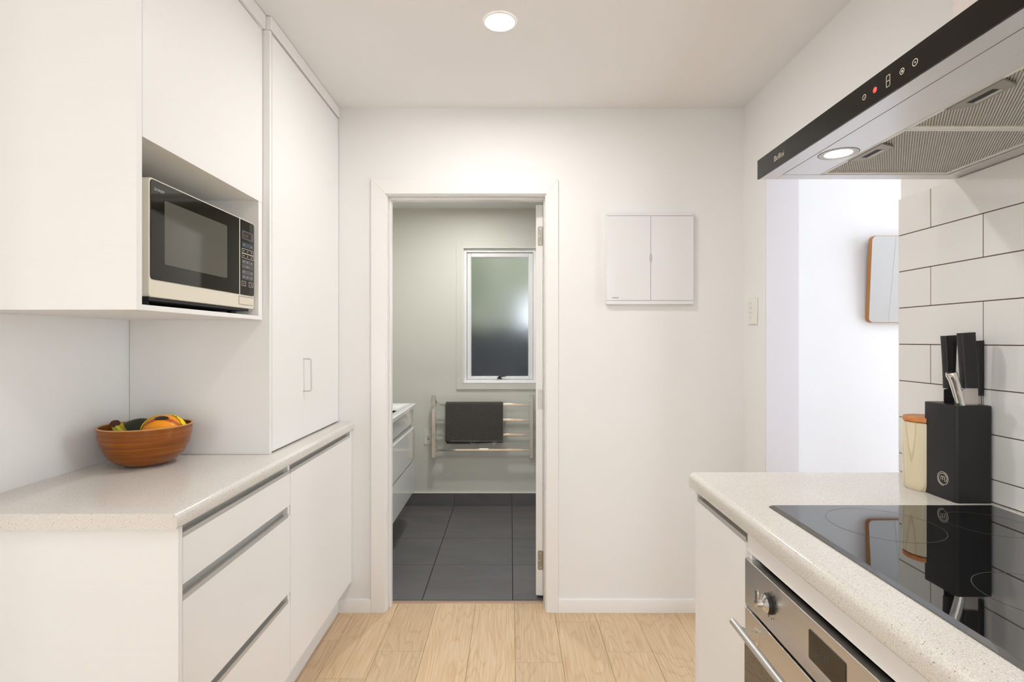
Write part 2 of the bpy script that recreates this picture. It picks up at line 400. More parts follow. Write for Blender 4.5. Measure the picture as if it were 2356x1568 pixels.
def rrect(x0, x1, z0, z1, r, n=6):
    pts = []
    for cx, cz, a0 in ((x1-r, z1-r, 0), (x0+r, z1-r, PI/2), (x0+r, z0+r, PI), (x1-r, z0+r, 1.5*PI)):
        for k in range(n+1):
            a = a0+PI/2*k/n; pts.append((cx+r*math.cos(a), cz+r*math.sin(a)))
    return pts

# ------------------------------------------------------------------ room constants
YB = 2.531            # kitchen back wall face
YB2 = 2.645           # its bathroom face
XL, XR = -1.30, 1.110
XR2 = 1.252
ZC = 2.40
YF = 4.162            # bathroom far wall
OP0, OP1, OPZ = 1.508, 2.311, 2.06    # opening in the right wall
YN = -3.5
HX, HY = 3.05, 2.432   # next room: right wall, far wall

# ------------------------------------------------------------------ floor
fl = box('floor', 'shadow', None, -3.35, HX+.2, YN-.15, YB2, -.12, -.0105); tag(fl, kind='structure')
w = .1905
def col_planks(k, joints):
    x0 = .018+k*w; x1 = x0+w
    xr = HX if x0 > XR-.1 else min(x1, HX)
    x1 = min(x1, HX)
    ymax = 2.612 if (x0 > -.62 and x1 < .21) else YB
    ymin = -1.05 if x0 >= XR else YN
    if x0 >= 1.09: ymax = HY
    js = [j for j in joints if ymin+.15 < j < ymax-.02]
    ys = [ymin]+sorted(js)+[ymax]
    for a, b in zip(ys, ys[1:]):
        MB().box(x0+.0004, x1-.0004, a+.0003, b-.0003, -.01, 0).build('plank', 'oak', fl, .0008, 1)
known = {-3: 2.209, -1: 2.548, 0: 2.132, 2: 2.203, -4: 2.029, -2: 1.45, 1: 1.15, 3: 1.7, -5: 1.0, 4: 1.9}
for k in range(-17, 16):
    j0 = known.get(k, random.uniform(0, 1.8))
    col_planks(k, [j0-1.29*i for i in range(-2, 6)])
# fill the doorway strip narrower than a plank on each side
MB().box(-.5954, -.5548, YB, 2.612, -.01, -.0002).build('plank', 'oak', fl)
MB().box(.2095-.0005, .17, YB, 2.612, -.01, -.0002).build('plank', 'oak', fl)
bfl = box('floor_bathroom', 'bgrout', None, -1.14, 1.2, 2.62, YF, -.12, -.0025); tag(bfl, kind='structure')
tw, th = .4525, .414
for i in range(-3, 3):
    for j in range(-1, 4):
        x0 = .01+i*tw; y0 = 2.645+j*th
        a, b, c, d = max(x0, -1.14), min(x0+tw, 1.2), max(y0, 2.634), min(y0+th, YF-.009)
        if b-a < .02 or d-c < .02: continue
        MB().box(a+.0018, b-.0018, c+.0016, d-.0016, -.009, 0).build('tile', 'slate', bfl, .0008, 1)
tr = box('trim_1', 'threshold', None, -.597, .172, 2.611, 2.634, -.01, .0035, .0015); tag(tr, kind='structure')
# skirting tiles in the bathroom
bs = box('baseboard_bathroom', 'bgrout', None, -1.14, 1.2, YF-.006, YF, 0, .097); tag(bs, kind='structure')
for i in range(-3, 3):
    a, b = max(.01+i*tw, -1.14), min(.01+(i+1)*tw, 1.2)
    if b-a > .02: MB().box(a+.0012, b-.0012, YF-.012, YF-.003, .001, .098).build('tile', 'slate', bs, .0008, 1)
MB().box(-1.14, 1.2, YF-.013, YF, .0985, .103).build('sealant_bead', 'trim', bs)

# ------------------------------------------------------------------ walls
def wall(name, m, boxes):
    b = MB()
    for q in boxes: b.box(*q)
    return tag(b.build(name, m), kind='structure')
DX0, DX1, DZ = -.5954, .170, 1.990      # door opening
wall('wall_back', 'wall', [(XL-.1, DX0-.03, YB, YB2-.02, 0, ZC), (DX1+.03, XR2, YB, YB2-.02, 0, ZC), (DX0-.03, DX1+.03, YB, YB2-.02, DZ+.03, ZC)])
wall('wall_left', 'wall', [(XL-.12, XL, .9, YB, 0, ZC)])
wall('wall_right', 'wall', [(XR, XR2, YN, -2.05, 0, ZC), (XR, XR2, -2.05, -.75, 0, .3), (XR, XR2, -2.05, -.75, 2.2, ZC), (XR, XR2, -.75, OP0, 0, ZC), (XR, XR2, OP1, YB, 0, ZC), (XR, XR2, OP0, OP1, OPZ, ZC)])
# living end of the room, behind the photographer, with rear and added side windows
wall('wall_rear', 'wall', [(-3.3, XR2, YN-.12, YN, 0, .3), (-3.3, XR2, YN-.12, YN, 2.2, ZC), (-3.3, -2.4, YN-.12, YN, .3, 2.2), (-1.2, XR2, YN-.12, YN, .3, 2.2)])
wall('wall_far_left', 'wall', [(-3.32, -3.2, YN, .9, 0, .3), (-3.32, -3.2, YN, .9, 2.2, ZC), (-3.32, -3.2, YN, -2.5, .3, 2.2), (-3.32, -3.2, -1.7, .9, .3, 2.2)])
wall('wall_return', 'wall', [(-3.32, XL-.12, .9, 1.02, 0, ZC)])
box('ceiling', 'ceil', None, -3.32, XR2, YN-.12, YB2-.02, ZC, ZC+.12); tag(bpy.data.objects['ceiling'], kind='structure')
wr = setting('window_2')
if True:
    b = MB(); y = YN-.06
    for x in (-2.4, -1.83, -1.26): b.box(x, x+.06, y-.03, y+.03, .3, 2.2)
    b.box(-2.4, -1.2, y-.03, y+.03, .3, .36).box(-2.4, -1.2, y-.03, y+.03, 2.14, 2.2); b.build('frame', 'upvc', wr)
wr = setting('window_side_fill'); b = MB(); x = -3.26  # side window added out of view to brighten the room
for y in (-2.5, -1.76): b.box(x-.03, x+.03, y, y+.06, .3, 2.2)
b.box(x-.03, x+.03, -2.5, -1.7, .3, .36).box(x-.03, x+.03, -2.5, -1.7, 2.14, 2.2); b.build('frame', 'upvc', wr)

for nm, x, ya, yb_, zt in (('window_right_fill', (XR+XR2)/2, -2.05, -.75, 2.2), ('window_5', HX+.06, 1.05, 2.15, 2.3)):  # right-wall window added unseen to light the left doors
    wr = setting(nm); b = MB()
    for y in (ya, (ya+yb_)/2-.03, yb_-.06): b.box(x-.03, x+.03, y, y+.06, .3, zt)
    b.box(x-.03, x+.03, ya, yb_, .3, .36).box(x-.03, x+.03, ya, yb_, zt-.06, zt); b.build('frame', 'upvc', wr)

# next room (seen through the opening)
wall('wall_next_room_far', 'hallwall', [(XR2, HX+.1, HY, HY+.12, 0, ZC)])
wall('wall_next_room_right', 'hallwall', [(HX, HX+.12, -1.2, .537, 0, ZC), (HX, HX+.12, .541, 1.05, 0, ZC), (HX, HX+.12, 1.05, 2.15, 0, .3), (HX, HX+.12, 1.05, 2.15, 2.3, ZC), (HX, HX+.12, 2.15, HY, 0, ZC), (HX+.02, HX+.14, .53, .55, 0, ZC)])
wall('wall_next_room_near', 'hallwall', [(XR2, HX, -1.17, -1.05, 0, ZC)])
box('ceiling_next_room', 'ceil', None, XR2, HX+.12, -1.17, HY+.12, ZC, ZC+.12); tag(bpy.data.objects['ceiling_next_room'], kind='structure')
# thin jamb sheet, the reveal's cool shade put into its colour
wall('trim_jamb_shade', 'jambshade', [(XR+.002, XR2+.002, OP1-.003, OP1+.001, 0, OPZ)])

# bathroom shell
WX0, WX1, WZ0, WZ1 = -.375, .205, .9585, 2.023
wall('wall_bathroom_far', 'bathwall', [(-1.26, WX0, YF, YF+.15, 0, 2.4), (WX1, 1.32, YF, YF+.15, 0, 2.4), (WX0, WX1, YF, YF+.15, 0, WZ0), (WX0, WX1, YF, YF+.15, WZ1, 2.4)])
wall('wall_bathroom_left', 'bathwall', [(-1.26, -1.14, YB2-.02, YF, 0, 2.4)])
wall('wall_bathroom_right', 'bathwall', [(1.2, 1.32, YB2-.02, YF, 0, 2.4)])
wall('wall_bathroom_near', 'bathwall', [(-1.26, DX0-.03, YB2-.02, YB2, 0, 2.4), (DX1+.03, 1.32, YB2-.02, YB2, 0, 2.4), (DX0-.03, DX1+.03, YB2-.02, YB2, DZ+.03, 2.4)])
box('ceiling_bathroom', 'ceil', None, -1.26, 1.32, YB2, YF+.15, 2.327, 2.42); tag(bpy.data.objects['ceiling_bathroom'], kind='structure')

# skirting boards
def skirt(name, x0, x1):
    pts = [(YB, 0), (YB-.012, 0), (YB-.012, .054), (YB-.009, .061), (YB, .063)]
    b = MB().prism('x', pts, x0, x1); tag(b.build(name, 'trim', smooth=True), kind='structure')
skirt('baseboard_left', -.82, -.664); skirt('baseboard_right', .2265, XR)
pts = [(XR, 0), (XR-.012, 0), (XR-.012, .054), (XR-.009, .061), (XR, .063)]
tag(MB().prism('y', pts, OP1, YB-.012).build('baseboard_side', 'trim', smooth=True), kind='structure')

# door frame: architraves, jambs, stops
df = setting('trim_3', (-.21, YB, 0))
ax0, ax1, az = -.664, .2262, 2.061
def arch(name, pts2d):
    b = MB(); b.prism('y', pts2d, YB-.013, YB+.001); return b.build(name, 'trim', df, .0012, 2)
arch('architrave', [(ax0, 0), (DX0+.0, 0), (DX0+.0, DZ), (ax0, az)])
arch('architrave', [(DX1, 0), (ax1, 0), (ax1, az), (DX1, DZ)])
arch('architrave', [(ax0, az), (DX0, DZ), (DX1, DZ), (ax1, az)])
jx0, jx1, jz = DX0+.006, DX1-.006, DZ-.006
box('jamb', 'trim', df, DX0-.03, jx0, YB-.004, YB2+.003, 0, DZ+.03, .0015)
box('jamb', 'trim', df, jx1, DX1+.03, YB-.004, YB2+.003, 0, DZ+.03, .0015)
box('head_jamb', 'trim', df, jx0, jx1, YB-.004, YB2+.003, jz, DZ+.03, .0015)
box('door_stop', 'trim', df, jx0, jx0+.010, YB+.035, YB+.072, 0, jz, .002)
box('door_stop', 'trim', df, jx1-.004, jx1, YB+.035, YB+.072, 0, jz, .002)
box('door_stop', 'trim', df, jx0+.010, jx1-.004, YB+.035, YB+.072, jz-.010, jz, .002)

# open door, hinged right, swung into the bathroom
dr = setting('door_1', (0, 0, 0))
box('door_leaf', 'trim', dr, -.036, 0, 0, .745, .018, 1.972, .0015)
for z in (1.815, 1.000, .195):
    h = MB().prism('y', [(q[0], q[1]) for q in rrect(-.026, -.001, z-.048, z+.048, .006, 3)], -.0022, .0008)
    hg = h.build('hinge', 'plate' if z != 1.0 else 'alu', dr)
    b = MB().lathe((.004, -.004, 0), [(0, z-.048), (.0045, z-.048), (.0045, z+.048), (0, z+.048)], 12); b.build('hinge_pin', 'plate', hg, smooth=True)
    for q in (-.036, .0, .036):
        MB().lathe((-.012 if q else -.018, -.0022, z+q), [(0, -.0012), (.0032, -.0010), (.0036, 0)], 12, 'y').build('screw', 'alu', hg, smooth=True)
for sx_ in (-.036, 0):
    s_ = -1 if sx_ < 0 else 1
    b = MB().lathe((sx_, .68, 1.0), [(0, 0), (.026, 0), (.026, s_*.007), (.009, s_*.009), (.009, s_*.05), (0, s_*.05)], 24, 'x')
    b.tube([(sx_+s_*.044, .68, 1.0), (sx_+s_*.046, .63, 1.0), (sx_+s_*.046, .57, 1.0)], .009, 12); b.build('door_handle', 'chrome', dr, smooth=True)
dr.location = (.1615, YB2+.006, 0); dr.rotation_euler = (0, 0, -math.radians(11))

# ------------------------------------------------------------------ bathroom window
wi = setting('window_1', (-.085, YF, 1.49))
b = MB(); t_ = .012
for q in ((-.4266, WX0, .911, 2.078), (WX1, .2566, .911, 2.078), (WX0, WX1, WZ1, 2.078), (WX0, WX1, .911, WZ0)):
    b.box(q[0], q[1], YF-t_, YF+.002, q[2], q[3])
b.build('window_architrave', 'bathwall', wi, .001, 1)
b = MB()     # reveal lining
r_ = .006
b.box(WX0, WX0+r_, YF-.014, YF+.15, WZ0, WZ1).box(WX1-r_, WX1, YF-.014, YF+.15, WZ0, WZ1)
b.box(WX0, WX1, YF-.014, YF+.15, WZ1-r_, WZ1).box(WX0, WX1, YF-.014, YF+.15, WZ0, WZ0+r_); b.build('window_sill', 'upvc', wi, .001, 1)
def rectframe(x0, x1, z0, z1, tl, tt, tb, trr, y0, y1):
    return MB().box(x0, x0+tl, y0, y1, z0, z1).box(x1-trr, x1, y0, y1, z0, z1).box(x0+tl, x1-trr, y0, y1, z1-tt, z1).box(x0+tl, x1-trr, y0, y1, z0, z0+tb)
rectframe(WX0+r_, WX1-r_, WZ0+r_, WZ1-r_, .022, .028, .020, .022, YF+.02, YF+.10).build('window_frame', 'upvc', wi, .002)
sash = rectframe(WX0+.030, WX1-.030, WZ0+.028, WZ1-.036, .030, .034, .022, .034, YF+.035, YF+.085).build('sash', 'upvc', wi, .003)
gx0, gx1, gz0, gz1 = WX0+.0585, WX1-.062, WZ0+.049, WZ1-.069
box('pane', 'glass', sash, gx0, gx1, YF+.055, YF+.060, gz0, gz1)
b = MB().box(-.108, -.070, YF+.018, YF+.036, .993, .999).box(-.098, -.080, YF+.014, YF+.034, .998, 1.010)
b.tube([(-.094, YF+.016, 1.008), (-.07, YF+.014, 1.012), (-.035, YF+.014, 1.013)], [.006, .005, .003], 8)
b.build('window_latch', 'blackpl', wi, .001)

# garden behind the frosted pane
g = box('ground', 'grass', None, -8, 8, YF+.4, 16, -.3, -.2); tag(g, kind='structure')
fn = thing('garden_fence', 'dark stained board fence outside the frosted bathroom window', 'fence', (0, 5.5, -.2))
for i in range(36):
    x = -2.6+i*.15; MB().box(x, x+.143, 5.5, 5.52, -.2, 1.43+.005*(i % 3)).build('board', 'fence', fn)
box('rail', 'fence', fn, -2.6, 2.8, 5.52, 5.57, 1.15, 1.24); box('rail', 'fence', fn, -2.6, 2.8, 5.52, 5.57, .1, .19)
hg = thing('garden_hedge', 'tall pale green hedge behind the dark fence, blurred by the frosted pane', 'hedge', (-.4, 7.3, -.2))
rnd = random.Random(3)
core = MB()
for i in range(12): core.ellipsoid((-3.2+i*.32+rnd.uniform(-.1, .1), 7.3+rnd.uniform(-.2, .2), 1.7+rnd.uniform(-.1, .5)), (.5, .5, 1.8), 16, 10)
core.build('foliage_core', 'soil', hg, smooth=True)
lv = MB()
for i in range(6000):
    a = rnd.uniform(-3.6, 1.2); z = rnd.uniform(-.1, 3.9); y = 6.72+rnd.uniform(-.06, .35)
    r = rnd.uniform(.03, .06); n1 = Vector((rnd.uniform(-1, 1), rnd.uniform(-1, -.2), rnd.uniform(-.3, 1))).normalized()
    u = n1.cross(Vector((0, 0, 1))).normalized()*r; v_ = n1.cross(u).normalized()*r*.6; c = Vector((a, y, z))
    vs = [lv.bm.verts.new(c+k) for k in (u, v_, -u, -v_)]; lv.bm.faces.new(vs)
lo = lv.build('leaf_cover', 'leaf', hg); lo['kind'] = 'stuff'
nb = thing('garden_shed', 'white rendered garden shed beside the hedge, glimpsed through frosted glass', 'shed', (1.6, 6.3, -.2))
box('wall_panel', 'render', nb, .13, 2.2, 6.0, 6.6, -.2, 1.74)
MB().prism('y', [(.10, 1.74), (2.25, 1.74), (2.25, 1.80), (1.2, 1.99), (.10, 1.78)], 5.95, 6.65).build('roof', 'alu', nb)
#area('garden_daylight', (.2, 4.45, 3.6), (math.radians(-38), 0, 0), 2.0, 1.0, 0.001, (1, 1, 1)).hide_render = False

# ------------------------------------------------------------------ cabinets: shared handle profile
def rail_handle(parent, xf, sg, zl, y0, y1, name='handle'):
    """xf: front plane, sg: +1 when the room is on the +x side"""
    P = [(0, zl), (0, zl+.0115), (.002, zl+.0115), (.002, zl+.004), (.010, zl+.003), (.021, zl+.005), (.021, zl+.027), (.0225, zl+.027), (.0225, zl)]
    pts = [(xf-sg*d, z) for d, z in P]
    return MB().prism('y', pts, y0, y1).build(name, 'alu', parent)

# ---- left base units
XD = -.758; TH = .017
YD0, YD1 = 1.2255, 1.8245
du = thing('drawer_unit', 'white base unit of three drawers under the left speckled benchtop, nearest the camera', 'cabinet', (-1.03, 1.52, 0))
box('end_panel', 'cab', du, XL+.002, XD-.0, YD0-.0165, YD0-.0008, 0, .866, .0006, 1)
box('carcass', 'cabin', du, XL+.002, XD-.0235, YD0, YD1, .148, .866)
box('side_panel', 'cab', du, XD-.024, XD-.003, YD1-.016, YD1-.0005, .148, .866)
for z0, z1, zh in ((.729, .8375, .8375), (.4305, .691, .691), (.150, .399, .399)):
    d_ = box('drawer', 'cab', du, XD-TH, XD, YD0+.0012, YD1-.0012, z0, z1, .0006, 1)
    rail_handle(d_, XD, 1, zh, YD0+.0012, YD1-(.004 if zh > .8 else .016))
bc = thing('base_cabinet', 'white one-door base cabinet between the drawers and the back wall', 'cabinet', (-1.03, 2.18, 0))
box('carcass', 'cabin', bc, XL+.002, XD-.0235, YD1, YB-.002, .148, .866)
box('filler_strip', 'cab', bc, XD-.023, XD-.002, YB-.026, YB-.001, .148, .866, .0006, 1)
d_ = box('door', 'cab', bc, XD-TH, XD, YD1+.0012, YB-.006, .150, .8375, .0006, 1)
rail_handle(d_, XD, 1, .8375, YD1+.0016, YB-.03)
kb = box('kickboard', 'cab', None, -.836, -.82, YD0, YB-.001, 0, .148, .0006, 1)
tag(kb, 'long white kickboard under the left base cabinets', 'kickboard')

# ---- left benchtop
def bench_profile(xf, xb, zt, zb, sg, r=.013, rb=.008):
    pts = [(xb, zb), (xb, zt)]
    for k in range(7):
        a = PI/2*(1-k/6); pts.append((xf-sg*r+sg*r*math.cos(a), zt-r+r*math.sin(a)))
    for k in range(5):
        a = -PI/2*k/4; pts.append((xf-sg*rb+sg*rb*math.cos(a), zb+rb+rb*math.sin(a)))
    return pts
ZL_ = .905
wt = MB().prism('y', bench_profile(-.748, XL+.001, ZL_, ZL_-.037, 1), 1.188, YB-.001).build('benchtop', 'quartz', None, smooth=True, angle=30)
tag(wt, 'speckled stone benchtop with the wooden fruit bowl on it', 'benchtop')

# ---- overhead cabinet with the microwave niche
XC = -.845; OY0, OY1 = 1.197, 1.806; OZ0 = 1.3625; NZ1 = 1.761; NY0, NY1 = 1.2157, 1.779
oc = thing('overhead_cabinet', 'white overhead cabinet with an open niche holding the microwave', 'cabinet', (-1.07, 1.5, OZ0))
box('end_panel', 'cab', oc, XL+.001, XC, OY0, NY0, OZ0, 2.351, .0006, 1)
box('niche_shelf', 'cab', oc, XL+.001, XC-.001, NY0+.0002, OY1, OZ0+.0005, OZ0+.0135, .0006, 1)
box('niche_side', 'cab', oc, XL+.01, XC-.001, NY1, OY1-.001, OZ0+.0135, 2.351, .0006, 1)
box('niche_back', 'cab', oc, XL+.002, XL+.012, NY0, NY1, OZ0+.0135, 2.351)
box('niche_top', 'cab', oc, XL+.012, XC-.018, NY0+.0004, NY1, NZ1+.001, NZ1+.017)
box('lift_door', 'cab', oc, XC-.017, XC, NY0+.0016, OY1-.002, NZ1, 2.3485, .0006, 1)
box('fascia', 'cab', oc, XC-.02, -.833, OY0, OY1, 2.351, ZC-.001, .003, 2)

# ---- tall pantry
XP = -.822; PY0 = 1.807
pc = thing('pantry_cabinet', 'tall white pantry cabinet standing on the benchtop beside the back wall', 'cabinet', (-1.06, 2.17, ZL_))
box('side_panel', 'cab', pc, XL+.001, XP+.0002, PY0, PY0+.0165, ZL_+.0005, 2.352, .0006, 1)
box('carcass', 'cabin', pc, XL+.001, XP-.022, PY0+.017, YB-.001, ZL_+.0008, 2.352)
d_ = box('door', 'cab', pc, XP-.018, XP, PY0+.0195, YB-.003, ZL_+.006, 2.3465, .0006, 1)
A = onx(XP, 698, 825); Bz = onx(XP, 698, 899)
hx, hy = XP+.031, A.y
pts = [(XP-.002, hy, A.z), (hx-.008, hy, A.z)]
for k in range(1, 5):
    a = PI/2*k/4; pts.append((hx-.008+.008*math.sin(a), hy, A.z-.008+.008*math.cos(a)))
low = [(p[0], p[1], Bz.z+(A.z-p[2])) for p in pts][::-1]
MB().tube(pts+low, .0028, 10).build('handle', 'alu', d_, smooth=True, label='slim brushed metal bow handle')
fz = MB().box(XC-.02, XP+.007, PY0, YB-.001, 2.353, ZC-.001).build('fascia', 'cab', pc, .003, 2)

# ------------------------------------------------------------------ microwave
MX = -.858
mz0, mz1 = 1.397, 1.683
MY0 = onx(MX, 343).y; MY1 = onx(MX, 584.5).y
mw = thing('microwave', 'cream microwave oven with black glass door in the cabinet niche', 'microwave', ((MX-.2), (MY0+MY1)/2, OZ0+.0135))
MB().prism('x', rrect(MY0, MY1, mz0, mz1, .010), -1.255, MX).build('body', 'cream', mw, .0025)
for y in (MY0+.05, MY1-.05):
    for x in (-1.22, MX-.05):
        MB().lathe((x, y, 0), [(0, OZ0+.0137), (.012, OZ0+.0137), (.015, mz0+.002), (0, mz0+.002)], 16).build('foot', 'darkplastic', mw, smooth=True)
box('base_tray', 'darkplastic', mw, -1.24, MX-.004, MY0+.004, MY1-.03, mz0-.008, mz0+.001)
zg0, zg1 = 1.4395, mz1-.004
yd = onx(MX, 549.5).y; yd2 = onx(MX, 552.5).y
dpts = [(MY0+.003, zg0+.010)]
def glass_pts(a, b, z0, z1, rl, rr):
    pts = []
    for cx, cz, a0, r in ((b, z1, 0, rr), (a, z1, PI/2, rl), (a, z0, PI, rl), (b, z0, 1.5*PI, rr)):
        sx_ = -1 if cx == b else 1; sz_ = -1 if cz == z1 else 1
        if r < .0005: pts.append((cx, cz)); continue
        for k in range(6):
            t = a0+PI/2*k/5; pts.append((cx+sx_*r+r*math.cos(t), cz+sz_*r+r*math.sin(t)))
    return pts
md = MB().prism('x', glass_pts(MY0+.003, yd, zg0, zg1, .009, 0), MX-.001, MX+.002).build('door', 'microglass', mw, .0008, 1, label='black glass door')
wy0, wy1 = onx(MX, 376.5).y, onx(MX, 521).y
MB().prism('x', rrect(wy0, wy1, 1.481, 1.639, .006, 5), MX+.0015, MX+.0024).build('door_window', 'microwin', md, label='grey see-through window in the door')
ly0, ly1 = onx(MX, 344).y, onx(MX, 351.5).y
text('brand_lettering', 'SHARP', .0098, 'printdim', md, (MX+.0022, onx(MX, 352.5).y, 1.6545), (0, 1, 0), (0, 0, 1), sx=1.32)
box('door_latch_plate', 'darkplastic', md, MX+.0015, MX+.0024, MY0+.0035, MY0+.011, 1.535, 1.578)
cp = MB().prism('x', glass_pts(yd2, MY1-.004, zg0, zg1, 0, .009), MX-.001, MX+.002).build('control_panel', 'microglass', mw, .0008, 1, label='black touch control panel')
def cpbox(name, m, px0, px1, z0, z1, d=.0024):
    return box(name, m, cp, MX+.0015, MX+d, onx(MX, px0).y, onx(MX, px1).y, z0, z1)
def cpframe(name, px0, px1, z0, z1, t=.0012, m='print'):
    y0, y1 = onx(MX, px0).y, onx(MX, px1).y; b = MB()
    b.box(MX+.0018, MX+.0026, y0, y1, z0, z0+t).box(MX+.0018, MX+.0026, y0, y1, z1-t, z1).box(MX+.0018, MX+.0026, y0, y0+t, z0, z1).box(MX+.0018, MX+.0026, y1-t, y1, z0, z1)
    return b.build(name, m, cp)
cpbox('display_bezel', 'printgrey', 555.5, 581, 1.6185, 1.6455)
dsp = box('display', 'darkplastic', cp, MX+.002, MX+.0027, onx(MX, 558.5).y, onx(MX, 576).y, 1.6225, 1.6415)
text('display_digits', '0:00', .0115, 'digits', cp, (MX+.0028, onx(MX, 560.5).y, 1.6275), (0, 1, 0), (0, 0, 1), depth=.0002, sx=1.25)
cpbox('touch_pad', 'printblue', 555.3, 580.6, 1.593, 1.608)
cpframe('pad_outline', 555, 581.4, 1.573, 1.588, .0011); cpframe('pad_outline', 555, 581.4, 1.5575, 1.5725, .0011)
for z0, z1 in ((1.5395, 1.5525), (1.524, 1.538), (1.506, 1.5205), (1.490, 1.5045)): cpbox('touch_pad', 'printgrey', 555, 581.2, z0, z1)
cpframe('button_outline', 554.6, 564, 1.468, 1.4835, .0011); cpframe('button_outline', 571, 580.6, 1.468, 1.4835, .0011)
ys_ = [onx(MX, p).y for p in (557.5, 566, 575)]
for z in (1.598, 1.5795, 1.5635, 1.545, 1.512, 1.496, 1.4745):
    for i, y in enumerate(ys_):
        if z in (1.598, 1.4745, 1.512) and i == 1: continue
        box('pad_mark', 'print', cp, MX+.0022, MX+.0028, y+.001, y+.009, z, z+.0009); box('pad_mark', 'print', cp, MX+.0022, MX+.0028, y+.002, y+.008, z+.0022, z+.0031)
box('pad_mark', 'print', cp, MX+.0022, MX+.0028, ys_[1]-.004, ys_[1]+.012, 1.5305, 1.5318)
y0, y1 = onx(MX, 549.5).y, MY1-.004
b = MB().box(MX, MX+.0008, y0, y1, 1.4335, 1.4343).box(MX, MX+.0008, y0, y1-.004, 1.408, 1.4088).box(MX, MX+.0008, y0, y0+.0008, 1.408, 1.4343)
b.build('door_button_outline', 'shadow', mw)

# ------------------------------------------------------------------ fruit bowl and fruit
BX, BY = -1.146, 1.668
prof = [(0, .9056), (.048, .9056), (.056, .9075), (.083, .919), (.103, .939), (.116, .966), (.1238, .996), (.1268, 1.0275)]
inner = [(r-.0055 if r > .05 else r, z+.006) for r, z in prof[3:-1]][::-1]
bw = thing('fruit_bowl', 'glossy brown bamboo bowl full of fruit in the corner of the left benchtop', 'bowl', (BX, BY, .9056))
MB().lathe((BX, BY, 0), prof+[(.1215, 1.0275)]+inner+[(0, .914)], 72).build('bowl_body', 'bamboo', bw, smooth=True, angle=60)
MB().lathe((BX, BY, 0), [(.1270, 1.0272), (.1272, 1.0285), (.1255, 1.030), (.1228, 1.030), (.1212, 1.0285), (.1213, 1.0272)], 72).build('rim', 'bamboorim', bw, smooth=True, label='paler unlacquered rim')
av = MB().ellipsoid((-1.188, 1.700, .997), (.066, .040, .047), 40, 24, rot=.25, fn=lambda d: 1-.10*max(0, -d.x)).build('avocado', 'avocado', None, smooth=True)
tag(av, 'dark green avocado between the banana stalks and the mango', 'avocado')
mgc = (-1.083, 1.655, 1.008)
mg = thing('mango', 'orange mango with an oval sticker and yellow foam net in the bowl', 'mango', mgc)
MB().ellipsoid(mgc, (.059, .050, .053), 48, 28, rot=.3).build('skin', 'mango', mg, smooth=True)
# foam net: shell over the far half, ragged edge
net = MB(); R = Matrix.Rotation(.3, 3, 'Z'); rows = []
for j in range(25):
    row = []
    for i in range(61):
        ph = PI*i/60; edge = -.42+1.35*math.cos(ph)**2+.06*math.sin(ph*23)+.05*math.sin(ph*41+1)
        th_ = -edge+(PI*.5)*(j/24)      # towards +y (away from the camera)
        d = Vector((math.cos(ph), math.sin(th_)*math.sin(ph), math.cos(th_)*math.sin(ph)))
        k = 1.03+.015*math.sin(ph*40)*math.sin(j*2.0)
        row.append(net.bm.verts.new(Vector(mgc)+R@Vector((d.x*.062*k, d.y*.053*k+.002, d.z*.0545*k))))
    rows.append(row)
for a, b_ in zip(rows, rows[1:]):
    for i in range(60): net.bm.faces.new((a[i], a[i+1], b_[i+1], b_[i]))
no = net.build('foam_net', 'net', mg, smooth=True, label='bright yellow foam fruit net')
sm = no.modifiers.new('thick', 'SOLIDIFY'); sm.thickness = .0025
def on_mango(ph, th_, k=1.012):
    # ph around the long axis, th_ from top toward the camera
    d = Vector((math.sin(ph), -math.cos(ph)*math.sin(th_), math.cos(ph)*math.cos(th_)))
    return Vector(mgc)+R@Vector((d.x*.059*k, d.y*.050*k, d.z*.053*k))
bd = MB(); rr = []
for i in range(41):
    ph = -1.35+2.7*i/40; rr.append([bd.bm.verts.new(on_mango(ph, .52+w_+ (.25*abs(ph)), 1.014)) for w_ in (-.13, -.045, .045, .13)])
for a, b_ in zip(rr, rr[1:]):
    for k in range(3): bd.bm.faces.new((a[k], a[k+1], b_[k+1], b_[k]))
bd.build('sticker_band', 'band', mg, smooth=True, label='reddish brown paper band')
st = MB(); cen = st.bm.verts.new(on_mango(.02, .50, 1.03)); ring = [st.bm.verts.new(on_mango(.02+.33*math.cos(a), .50+.19*math.sin(a), 1.025)) for a in [2*PI*i/32 for i in range(32)]]
ring2 = [st.bm.verts.new(on_mango(.02+.17*math.cos(a), .50+.10*math.sin(a), 1.03)) for a in [2*PI*i/32 for i in range(32)]]
for i in range(32):
    st.bm.faces.new((ring[i], ring[(i+1) % 32], ring2[(i+1) % 32], ring2[i])); st.bm.faces.new((ring2[i], ring2[(i+1) % 32], cen))
st.build('sticker', 'sticker', mg, smooth=True, label='black oval sticker')
# bananas
cc = ony(1.60, 264, 974)
bn = thing('banana_bunch', 'bunch of bananas whose brown stalk shows above the bowl\'s left rim', 'banana', cc)
ends = [(-1.175, 1.60), (-1.135, 1.605), (-1.205, 1.66)]
for i, (ex, ey) in enumerate(ends):
    s0 = Vector(cc)+Vector((-.006+.010*i, (.0, -.002, .005)[i], -.002))
    p1 = Vector((cc.x+.012+.012*i-(.02 if i == 2 else 0), cc.y+.002+(.02 if i == 2 else 0), 1.010)); p3 = Vector((ex+.05, ey, .935)); p2 = Vector((ex-.01, ey, .955))
    pts = []
    for k in range(15):
        t = k/14; u = 1-t
        pts.append(u**3*s0+3*u*u*t*p1+3*u*t*t*p2+t**3*p3)
    rs = [.0066+.0105*min(1, max(0, (k-2)/5)) if k < 12 else .016*(1-(k-11)/4) for k in range(15)]
    MB().tube(pts, rs, 14).build('banana', 'banana', bn, smooth=True)
